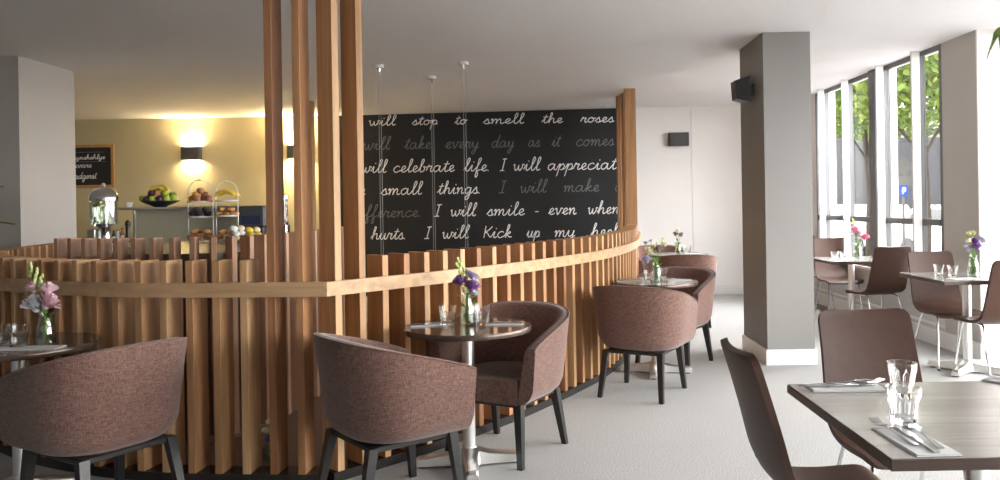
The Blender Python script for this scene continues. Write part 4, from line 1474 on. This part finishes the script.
for k, (dx, dy, dz, a) in enumerate(((-0.03, -0.02, 0.185, 0.15), (0.01, 0.02, 0.195, -0.1), (0.0, 0.06, 0.17, 0.3))):
    o = fruit('banana', 'banana on top of the black fruit bowl', 'fruit', banana_mb(0.17, 0.019), M_BANANA, FB, (bx + dx, by + dy, bz + dz))
    o.rotation_euler = (0.2 * (k - 1), 0, a)

# small cup left of the bowl on the overshelf
cp = MB().lathe([(0.025, 0), (0.036, 0.01), (0.044, 0.055), (0.041, 0.055), (0.034, 0.012), (0.003, 0.01)], 16)
x, y, z = -4.53, 8.88, SH
tag(cp.build('ceramic_cup', M_CERAMIC, None, True, 50, loc=(x, y, z)), 'small white cup on the left end of the overshelf', 'cup')

# appliances at the right end of the bench
t = thing('coffee_machine', 'dark boxy coffee machine at the right end of the back bench', 'coffee machine', (-3.06, 8.70, 0.90))
CZ = 0.0
bench2 = t
MB().bbox(-0.13, 0.13, -0.14, 0.14, 0.0, 0.30, 0.01).build('machine_body', M_BLACK, t)
MB().bbox(-0.14, 0.14, -0.15, 0.15, 0.30, 0.52, 0.012).build('machine_head', M_DARKMET, t)
MB().bbox(-0.10, 0.10, -0.152, -0.15, 0.33, 0.42, 0.0005).build('display', M_NAVY, t)
MB().lathe([(0.03, 0.0), (0.03, 0.56)], 14, 0.17, 0.0).build('steam_column', M_CHROME, t, True)

# cereal dispenser on the right end of the worktop
x, y, z = at(288.5, 229, 6.35)
t = thing('cereal_dispenser', 'tall chrome and glass cereal dispenser between the screen posts', 'dispenser', (-2.02, 6.35, CT))
MB().lathe([(0.055, 0), (0.06, 0.01), (0.05, 0.025), (0.045, 0.03)], 18).build('base', M_CHROME, t, True, 50)
MB().bbox(-0.045, 0.045, -0.045, 0.045, 0.03, 0.13, 0.008).build('body', M_CHROME, t)
MB().bbox(-0.02, 0.02, -0.07, -0.045, 0.06, 0.09, 0.004).build('knob', M_BLACK, t)
MB().lathe([(0.042, 0.13), (0.042, 0.335)], 18).build('hopper', M_GLASS, t, True)
MB().lathe([(0.039, 0.132), (0.039, 0.28), (0.01, 0.29)], 16).build('cereal', M_CEREAL, t, True)
MB().lathe([(0.045, 0.335), (0.046, 0.36), (0.015, 0.372), (0.01, 0.375)], 18).build('lid', M_CHROME, t, True, 50)


# tiered wire stands with food
def wire_stand(label, x, y, r, hgt, tiers):
    t = thing('tiered_stand', label, 'cake stand', (x, y, CT), 0, 'tiered wire stands on the servery counter')
    p = [(-r, 0, 0.0), (-r, 0, hgt - r * 1.15)]
    for i in range(1, 16):
        a = math.pi - math.pi * i / 16
        p.append((r * math.cos(a), 0, hgt - r * 1.15 + r * 1.15 * math.sin(a)))
    p += [(r, 0, hgt - r * 1.15), (r, 0, 0.0)]
    MB().tube(p, 0.004, 6).build('wire_hoop', M_CERAMIC, t, True)
    MB().ball((0, 0, hgt), 0.009, 0.009, 0.009, 8, 6).build('finial', M_CERAMIC, t, True)
    for z in tiers:
        MB().lathe([(r * 0.3, z), (r * 0.95, z), (r * 1.02, z + 0.010), (r * 1.0, z + 0.013), (r * 0.9, z + 0.006), (0.003, z + 0.006)], 24).build('plate', M_CERAMIC, t, True, 40)
    return t


def spot(u, v, d):
    return at(u, v, d)


S1x, S1y = (200.5 - CU) / FOC * 6.45, 6.45
S2x, S2y = (227.0 - CU) / FOC * 6.40, 6.40
z0 = CT
tiers1 = [0.012, 0.195, 0.315]
tiers2 = [0.012, 0.200, 0.320]
wire_stand('tiered wire stand with peaches, dark muffins and croissants on the counter', S1x, S1y, 0.100, 0.50, tiers1)
wire_stand('tiered wire stand with bananas and pastries on the counter', S2x, S2y, 0.088, 0.485, tiers2)


def heap(name, label, cat, group, mbf, mats, cx, cy, z, r, n, size, tall=2):
    """a small heap of countable pieces, each its own object"""
    me = {}
    k = 0
    for lv in range(tall):
        m = max(1, int(n * (1 - lv / tall) * 1.2 / tall + 0.5))
        for i in range(m):
            a = 2 * math.pi * i / m + lv * 0.6
            q = r * (0.70 if lv == 0 else 0.36) * (1 if m > 1 else 0)
            mt = mats[k % len(mats)]
            if mt.name not in me:
                me[mt.name] = mbf(size).mesh(name, mt, True, 60)
            o = tag(link(name, me[mt.name], None, (cx + q * math.cos(a), cy + q * math.sin(a), z + lv * size * 1.15), a + rnd.random()), label, cat, group)
            k += 1


def croissant_mb(s):
    p, rr = [], []
    for i in range(11):
        a = -1.25 + 2.5 * i / 10
        p.append((math.sin(a) * s * 1.25, -math.cos(a) * s * 0.9 + s * 0.5, s * 0.62 + 0.0))
        rr.append(s * (0.14 + 0.46 * math.cos(a * 1.1) ** 1.0) * (1.06 if i % 2 else 0.94))
    return MB().tube(p, rr, 8)


def muffin_mb(s):
    return MB().lathe([(s * 0.62, 0), (s * 0.8, s * 0.85), (s * 1.05, s * 1.0), (s * 0.95, s * 1.4), (s * 0.5, s * 1.75), (s * 0.05, s * 1.85)], 12)


heap('peach', 'peach on the top plate of the left wire stand', 'fruit', 'peaches on the left wire stand', apple_mb, [M_PEACH, M_PEACH, M_ORANGE], S1x, S1y, CT + tiers1[2] + 0.006, 0.095, 9, 0.028, 3)
heap('muffin', 'dark muffin on the middle plate of the left wire stand', 'muffin', 'muffins on the left wire stand', muffin_mb, [M_MUFFIN], S1x, S1y, CT + tiers1[1] + 0.006, 0.095, 8, 0.026, 2)
heap('croissant', 'golden croissant on the bottom plate of the left wire stand', 'pastry', 'croissants on the left wire stand', croissant_mb, [M_PASTRY], S1x, S1y, CT + tiers1[0] + 0.006, 0.095, 8, 0.036, 2)
heap('pastry', 'golden pastry on the middle plate of the right wire stand', 'pastry', 'pastries on the right wire stand', croissant_mb, [M_PASTRY], S2x, S2y, CT + tiers2[1] + 0.006, 0.085, 8, 0.030, 2)
heap('croissant', 'golden croissant on the bottom plate of the right wire stand', 'pastry', 'croissants on the right wire stand', croissant_mb, [M_PASTRY], S2x, S2y, CT + tiers2[0] + 0.006, 0.08, 7, 0.034, 2)
for k in range(4):
    o = fruit('banana', 'banana in the bunch on the top plate of the right wire stand', 'fruit', banana_mb(0.17, 0.015), M_BANANA, 'bananas on the right wire stand',
              (S2x + 0.002, S2y - 0.055 + 0.037 * k, CT + tiers2[2] + 0.045))
    o.rotation_euler = (0.25 * (k - 1.5), 0, 0.06 * (k - 1))
# bread rolls and white buns beside the stands
bx2, by2 = (236.5 - CU) / FOC * 6.1, 6.1
pb = thing('bread_basket', 'white oval platter heaped with pale buns beside the wire stands', 'platter', (bx2, by2, CT))
MB().lathe([(0.07, 0), (0.10, 0.012), (0.115, 0.03), (0.11, 0.03), (0.09, 0.016), (0.004, 0.012)], 24).build('platter_body', M_CERAMIC, pb, True, 40)
bun = lambda s: MB().lathe([(s * 0.5, 0), (s * 0.95, s * 0.25), (s, s * 0.6), (s * 0.75, s * 1.05), (s * 0.3, s * 1.28), (s * 0.02, s * 1.3)], 12)
heap('bun', 'pale round bun on the white platter', 'bread', 'buns on the white platter', bun, [M_BREAD, M_CERAMIC], bx2, by2, CT + 0.013, 0.105, 12, 0.034, 3)
bx3, by3 = (252.0 - CU) / FOC * 5.8, 5.8
pb = thing('bread_basket', 'shallow steel tray heaped with yellow rolls near the first tall post', 'tray', (bx3, by3, CT))
MB().lathe([(0.07, 0), (0.10, 0.01), (0.112, 0.028), (0.108, 0.028), (0.09, 0.014), (0.004, 0.01)], 24).build('tray_body', M_STEEL, pb, True, 40)
heap('roll', 'yellow bread roll on the steel tray', 'bread', 'rolls on the steel tray', bun, [M_BREAD, M_BANANA], bx3, by3, CT + 0.011, 0.105, 12, 0.033, 3)

# juice / water dispenser
dx_, dy_ = (101.5 - CU) / FOC * 6.75 + 0.02, 6.75
t = thing('drink_dispenser', 'chrome-lidded glass water dispenser with citrus slices on the counter', 'dispenser', (dx_, dy_, CT - 0.0))
DB = -0.0
MB().lathe([(0.085, 0.0), (0.085, 0.012), (0.05, 0.03), (0.045, 0.07), (0.055, 0.12), (0.09, 0.145), (0.105, 0.15)], 24).build('pedestal', M_CHROME, t, True, 40)
MB().lathe([(0.104, 0.15), (0.106, 0.35)], 28).build('glass_cylinder', M_VASE, t, True)
MB().lathe([(0.10, 0.152), (0.101, 0.30), (0.003, 0.301)], 24).build('water', M_WATER, t, True, 40)
MB().lathe([(0.03, 0.154), (0.03, 0.34)], 14).build('ice_core', M_VASE, t, True)
for k in range(9):
    a = k * 0.7
    o = MB().lathe([(0.03, -0.004), (0.032, 0.0), (0.03, 0.004)], 14).build('citrus_slice', M_LEMON if k % 3 else M_LIME, t, True, loc=(0.062 * math.cos(a), 0.062 * math.sin(a), 0.31 + 0.012 * (k % 3)))
    o.rotation_euler = (0.5 * math.sin(k), 0.6 * math.cos(k * 2), a)
MB().lathe([(0.113, 0.345), (0.114, 0.36), (0.112, 0.385), (0.095, 0.425), (0.06, 0.45), (0.02, 0.458), (0.01, 0.46)], 28).build('lid', M_CHROME, t, True, 40)
MB().lathe([(0.008, 0.458), (0.018, 0.472), (0.016, 0.49), (0.003, 0.497)], 12).build('lid_knob', M_CHROME, t, True)
lab = [[(r * math.cos(a), r * math.sin(a), z) for r in (0.1075, 0.1085)] for z in (0.20, 0.33) for a in [math.radians(205 + 8 * q) for q in range(6)]]
lv = [p for pr in lab for p in pr]
MB().add(lv, [(2 * q + 1, 2 * q + 3, 12 + 2 * q + 3, 12 + 2 * q + 1) for q in range(5)] + [(2 * q, 12 + 2 * q, 12 + 2 * q + 2, 2 * q + 2) for q in range(5)]).build('paper_label', M_CERAMIC, t)
tp = MB().tube([(0.0, -0.10, 0.17), (0.0, -0.15, 0.17), (0.0, -0.155, 0.14)], 0.010, 8).build('tap', M_CHROME, t, True)
MB().bbox(-0.006, 0.006, -0.145, -0.13, 0.18, 0.215, 0.002).build('tap_handle', M_BLACK, tp)
MB().bbox(-0.10, -0.03, -0.09, -0.02, 0.0, 0.11, 0.006).build('drip_box', M_STEEL, t)

# condiment bottles and a pepper mill
for k, (u, m, h, lb) in enumerate(((113.5, M_BLACK, 0.10, 'dark sauce bottle with pale label beside the water dispenser'), (117.5, M_CERAMIC, 0.105, 'white sauce bottle between the dispenser and the pepper mill'),
                                   (122, M_PEACH, 0.12, 'red-brown sauce bottle left of the pepper mill'))):
    x = (u - CU) / FOC * 6.55
    t = thing('sauce_bottle', lb, 'bottle', (x, 6.55, CT), 0, 'sauce bottles on the counter')
    MB().lathe([(0.015, 0), (0.017, 0.004), (0.017, h * 0.6), (0.008, h * 0.8), (0.008, h * 0.92)], 12).build('bottle_body', m, t, True, 50)
    MB().lathe([(0.009, h * 0.92), (0.009, h)], 10).build('cap', M_BLACK, t, True)
    MB().lathe([(0.0176, h * 0.15), (0.0176, h * 0.5)], 12, cap=False).build('paper_label', M_CERAMIC, t, True)
x = (127.5 - CU) / FOC * 6.55
t = thing('pepper_mill', 'tall dark pepper mill standing on the counter', 'pepper mill', (x, 6.55, CT))
MB().lathe([(0.024, 0), (0.026, 0.01), (0.020, 0.05), (0.016, 0.09), (0.020, 0.125), (0.018, 0.13)], 14).build('mill_body', M_BLACK, t, True, 50)
MB().lathe([(0.018, 0.131), (0.022, 0.145), (0.020, 0.165), (0.010, 0.18), (0.004, 0.184)], 14).build('mill_head', M_BLACK, t, True, 50)

# vase on the floor inside the screen, glimpsed between the slats
vase_and_flowers('small vase standing on the floor inside the slat screen', 'yellow and purple flowers glimpsed low between the screen slats', -1.50, 4.42, 0.0, 0.10, 0.04, [
    (0.01, 0, 0.12, 0.03, 'carnation', M_PURPLE), (-0.02, 0, 0.17, 0.022, 'open', M_CREAM), (0.0, 0, 0.22, 0.016, 'open', M_CREAM)], 4)

# ------------------------------------------------------------------ plants whose leaf tips reach into the frame
def frond(mb, base, tip, w, droop, n=7):
    b, t_ = Vector(base), Vector(tip)
    d = t_ - b
    sd = d.cross(Vector((0, 0, 1))).normalized()
    rows = []
    for i in range(n + 1):
        k = i / n
        p = b + d * k + Vector((0, 0, droop * math.sin(math.pi * k)))
        ww = w * math.sin(math.pi * min(1, 0.06 + 0.94 * k)) ** 0.7 * (1 if i % 2 else 0.82)
        rows.append([p - sd * ww, p + Vector((0, 0, -0.012)), p + sd * ww])
    k0 = len(mb.v)
    for r in rows:
        mb.v += [tuple(q) for q in r]
    for i in range(n):
        a = k0 + i * 3
        mb.f += [(a, a + 1, a + 4, a + 3), (a + 1, a + 2, a + 5, a + 4)]


pt = thing('potted_palm', 'leafy potted plant at the left frame edge before the grey column', 'plant', (-4.98, 6.75, 0))
MB().lathe([(0.14, 0), (0.16, 0.02), (0.20, 0.36), (0.21, 0.40), (0.18, 0.40), (0.17, 0.34), (0.01, 0.34)], 22).build('pot', M_POT, pt, True, 40)
MB().tube([(0, 0, 0.34), (0.02, 0.02, 0.9), (0.0, 0.03, 1.35)], [0.025, 0.02, 0.012], 8).build('trunk', M_BARK, pt, True)
for k, (tx, ty, tz, hz) in enumerate(((0.55, -0.10, 1.62, 1.25), (0.50, -0.28, 1.35, 1.05), (0.54, 0.05, 1.30, 1.1), (-0.3, -0.5, 1.6, 1.2), (-0.5, 0.1, 1.5, 1.2), (0.1, -0.5, 1.9, 1.3), (0.2, 0.3, 1.95, 1.3), (-0.2, 0.3, 1.8, 1.3), (0.42, -0.2, 1.80, 1.3))):
    mb = MB()
    frond(mb, (0.0, 0.02, hz), (tx, ty, tz), 0.06, 0.10)
    mb.build('frond', M_PALM, pt, True)

hp = thing('hanging_plant', 'hanging basket plant whose leaf tip shows at the top right', 'plant', (2.915, 4.75, ROOM_H - 0.11))
MB().tube([(0, 0, 0.11), (0, 0, -0.35)], 0.004, 6).build('hanging_wire', M_CHROME, hp)
MB().lathe([(0.03, -0.52), (0.09, -0.50), (0.13, -0.40), (0.135, -0.35), (0.125, -0.35), (0.11, -0.40), (0.01, -0.42)], 20).build('basket', M_POT, hp, True, 40)
for k in range(9):
    a = 2 * math.pi * k / 9 + math.pi
    mb = MB()
    frond(mb, (0.05 * math.cos(a), 0.05 * math.sin(a), -0.38), (0.205 * math.cos(a), 0.205 * math.sin(a), -0.43 + 0.04 * math.sin(k * 2.1)), 0.06, 0.11)
    mb.build('frond', M_PALM, hp, True)

# ------------------------------------------------------------------ street outside
def leaf_cloud(n, blobs, size):
    r_ = random.Random(11 + n)
    vs_, fs_ = [], []
    for i in range(n):
        cx, cy, cz, rx, rz = blobs[i % len(blobs)]
        while True:
            p = Vector((r_.uniform(-1, 1), r_.uniform(-1, 1), r_.uniform(-1, 1)))
            if 0.35 < p.length < 1:
                break
        c = Vector((cx + p.x * rx, cy + p.y * rx, cz + p.z * rz))
        a = Vector((r_.gauss(0, 1), r_.gauss(0, 1), r_.gauss(0, 0.6))).normalized()
        b = a.cross(Vector((r_.gauss(0, 1), r_.gauss(0, 1), r_.gauss(0, 1)))).normalized()
        s1, s2 = size * r_.uniform(.6, 1.2), size * r_.uniform(.5, .9)
        k = len(vs_)
        vs_ += [tuple(c - a * s1), tuple(c + b * s2 + a * s1 * .1), tuple(c + a * s1), tuple(c - b * s2 + a * s1 * .1)]
        fs_.append((k, k + 1, k + 2, k + 3))
    return MB().add(vs_, fs_)


def tree(label, x, y, trunk_h, blobs, n):
    t = thing('street_tree', label, 'tree', (x, y, -0.2), 0, 'street trees outside the windows')
    MB().tube(crom([(0, 0, 0), (0.06, 0.02, trunk_h * .5), (0.0, 0.1, trunk_h)], 4), [0.09] * 4 + [0.07] * 4 + [0.05], 8).build('trunk', M_BARK, t, True)
    for k in range(4):
        b = blobs[k % len(blobs)]
        MB().tube([(0, 0.05, trunk_h * 0.8), (b[0] * 0.5, b[1] * 0.5, (trunk_h + b[2]) / 2), (b[0] * 0.8, b[1] * 0.8, b[2])], [0.035, 0.025, 0.01], 6).build('branch', M_BARK, t, True)
    f = leaf_cloud(n, blobs, 0.085).build('foliage', M_TREELEAF, t)
    return t


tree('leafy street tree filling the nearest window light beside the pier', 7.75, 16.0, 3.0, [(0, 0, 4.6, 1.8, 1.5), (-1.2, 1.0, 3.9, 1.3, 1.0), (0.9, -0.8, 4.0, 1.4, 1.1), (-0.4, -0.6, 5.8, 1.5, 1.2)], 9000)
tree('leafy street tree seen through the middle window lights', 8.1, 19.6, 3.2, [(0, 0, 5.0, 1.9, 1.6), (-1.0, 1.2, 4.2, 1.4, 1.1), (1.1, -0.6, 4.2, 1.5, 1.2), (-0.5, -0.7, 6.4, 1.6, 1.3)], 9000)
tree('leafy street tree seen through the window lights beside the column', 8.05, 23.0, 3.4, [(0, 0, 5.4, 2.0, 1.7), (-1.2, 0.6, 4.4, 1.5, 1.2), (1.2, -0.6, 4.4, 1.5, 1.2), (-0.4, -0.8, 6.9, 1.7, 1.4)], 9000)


def building(name, label, x0, x1, y0, y1, h, mat, floors, cols_, wmat):
    t = thing(name, label, 'building', ((x0 + x1) / 2, y0, -0.35))
    cx = (x0 + x1) / 2
    MB().box(x0 - cx, x1 - cx, 0, y1 - y0, 0, h).build('wall', mat, t)
    MB().box(x0 - cx - 0.15, x1 - cx + 0.15, -0.15, y1 - y0, h, h + 0.35).build('roof', M_KERB, t)
    fh = h / floors
    for f in range(floors):
        MB().box(x0 - cx, x1 - cx, -0.08, 0, fh * (f + 1) - 0.35, fh * (f + 1) - 0.10).build('string_course', M_KERB, t)
        for c in range(cols_):
            wx = x0 - cx + (x1 - x0) * (c + 0.5) / cols_
            ww = (x1 - x0) / cols_ * 0.30
            w = MB().box(wx - ww, wx + ww, -0.06, 0, fh * f + 0.8, fh * f + fh - 0.6).build('window', M_KERB, t)
            MB().box(wx - ww + 0.08, wx + ww - 0.08, -0.07, -0.06, fh * f + 0.88, fh * f + fh - 0.68).build('pane', wmat, w)
    return t


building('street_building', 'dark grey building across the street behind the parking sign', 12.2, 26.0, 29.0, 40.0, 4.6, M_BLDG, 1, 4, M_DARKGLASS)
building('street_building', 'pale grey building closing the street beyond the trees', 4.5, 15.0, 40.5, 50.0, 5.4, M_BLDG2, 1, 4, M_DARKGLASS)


def car(label, x, y, ang, paint):
    t = thing('parked_car', label, 'car', (x, y, -0.2), ang, 'parked cars outside')
    prof = [(-2.1, 0.35), (-2.15, 0.62), (-2.0, 0.82), (-1.05, 0.95), (-0.45, 1.40), (0.95, 1.43), (1.65, 1.02), (2.1, 0.92), (2.16, 0.55), (2.1, 0.33)]
    MB().rings([[(w, y_, z_) for y_, z_ in prof] for w in (-0.85, 0.85)]).build('body', paint, t)
    for sx in (-1, 1):
        MB().add([(sx * 0.856, -0.88, 0.98), (sx * 0.856, -0.42, 1.33), (sx * 0.856, 0.90, 1.36), (sx * 0.856, 1.45, 1.02), (sx * 0.84, -0.88, 0.98), (sx * 0.84, -0.42, 1.33), (sx * 0.84, 0.90, 1.36), (sx * 0.84, 1.45, 1.02)],
                 [(0, 1, 2, 3), (7, 6, 5, 4), (0, 4, 5, 1), (1, 5, 6, 2), (2, 6, 7, 3), (3, 7, 4, 0)]).build('side_glass', M_DARKGLASS, t)
        for y_ in (-1.3, 1.3):
            o = MB().lathe([(0.31, -0.1), (0.33, -0.08), (0.33, 0.08), (0.31, 0.1)], 18).build('wheel', M_TYRE, t, loc=(sx * 0.80, y_, 0.33))
            o.rotation_euler = (0, math.pi / 2, 0)
    return t


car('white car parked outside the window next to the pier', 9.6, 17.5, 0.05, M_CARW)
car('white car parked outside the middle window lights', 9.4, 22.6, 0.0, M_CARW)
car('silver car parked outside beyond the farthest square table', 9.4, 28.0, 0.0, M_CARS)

# street signs on a post
px_, py_ = 7.66, 16.7
t = thing('street_sign', 'blue parking sign with grey diamond warning signs on one post', 'sign', (px_, py_, -0.06))
zs_ = lambda v, d=16.7: EYE - (v - CV + 5.8) * d / FOC + 0.06
MB().tube([(0, 0.03, 0), (0, 0.03, zs_(158))], 0.03, 8).build('post', M_SIGNGREY, t, True)
for v, sgn in ((166, 1),):
    c = zs_(v)
    MB().add([(0, -0.01, c + 0.22), (0.22, -0.01, c), (0, -0.01, c - 0.22), (-0.22, -0.01, c), (0, 0.0, c + 0.22), (0.22, 0.0, c), (0, 0.0, c - 0.22), (-0.22, 0.0, c)],
             [(3, 2, 1, 0), (4, 5, 6, 7), (0, 1, 5, 4), (1, 2, 6, 5), (2, 3, 7, 6), (3, 0, 4, 7)]).build('diamond_plate', M_SIGNGREY, t)
c = zs_(181)
MB().box(-0.17, 0.17, -0.01, 0, c - 0.10, c + 0.10).build('notice_plate', M_SIGNGREY, t)
c = zs_(191)
MB().box(-0.085, 0.085, -0.012, 0, c - 0.11, c + 0.11).build('parking_plate', M_BLUE, t)
MB().box(-0.035, -0.015, -0.015, -0.012, c - 0.06, c + 0.07).box(-0.015, 0.035, -0.015, -0.012, c + 0.05, c + 0.07).box(0.016, 0.035, -0.015, -0.012, c + 0.01, c + 0.05).box(-0.015, 0.035, -0.015, -0.012, c - 0.008, c + 0.01).build('letter_p', M_CERAMIC, t)

# white blades of the facade, inside and outside the glass
for k, (yy, outer) in enumerate(((7.77, 0), (8.58, 1), (9.55, 0), (10.35, 1))):
    struct(MB().box(XW - 0.10, XW - 0.022, yy, yy + 0.03, SILL, ROOM_H).build('trim_%d' % (4 + k), M_WHITEMET))
    if outer:
        struct(MB().box(XW + 0.05, XW + 0.12, yy + 0.01, yy + 0.04, -0.06, ROOM_H).build('trim_%d' % (10 + k), M_WHITEMET))
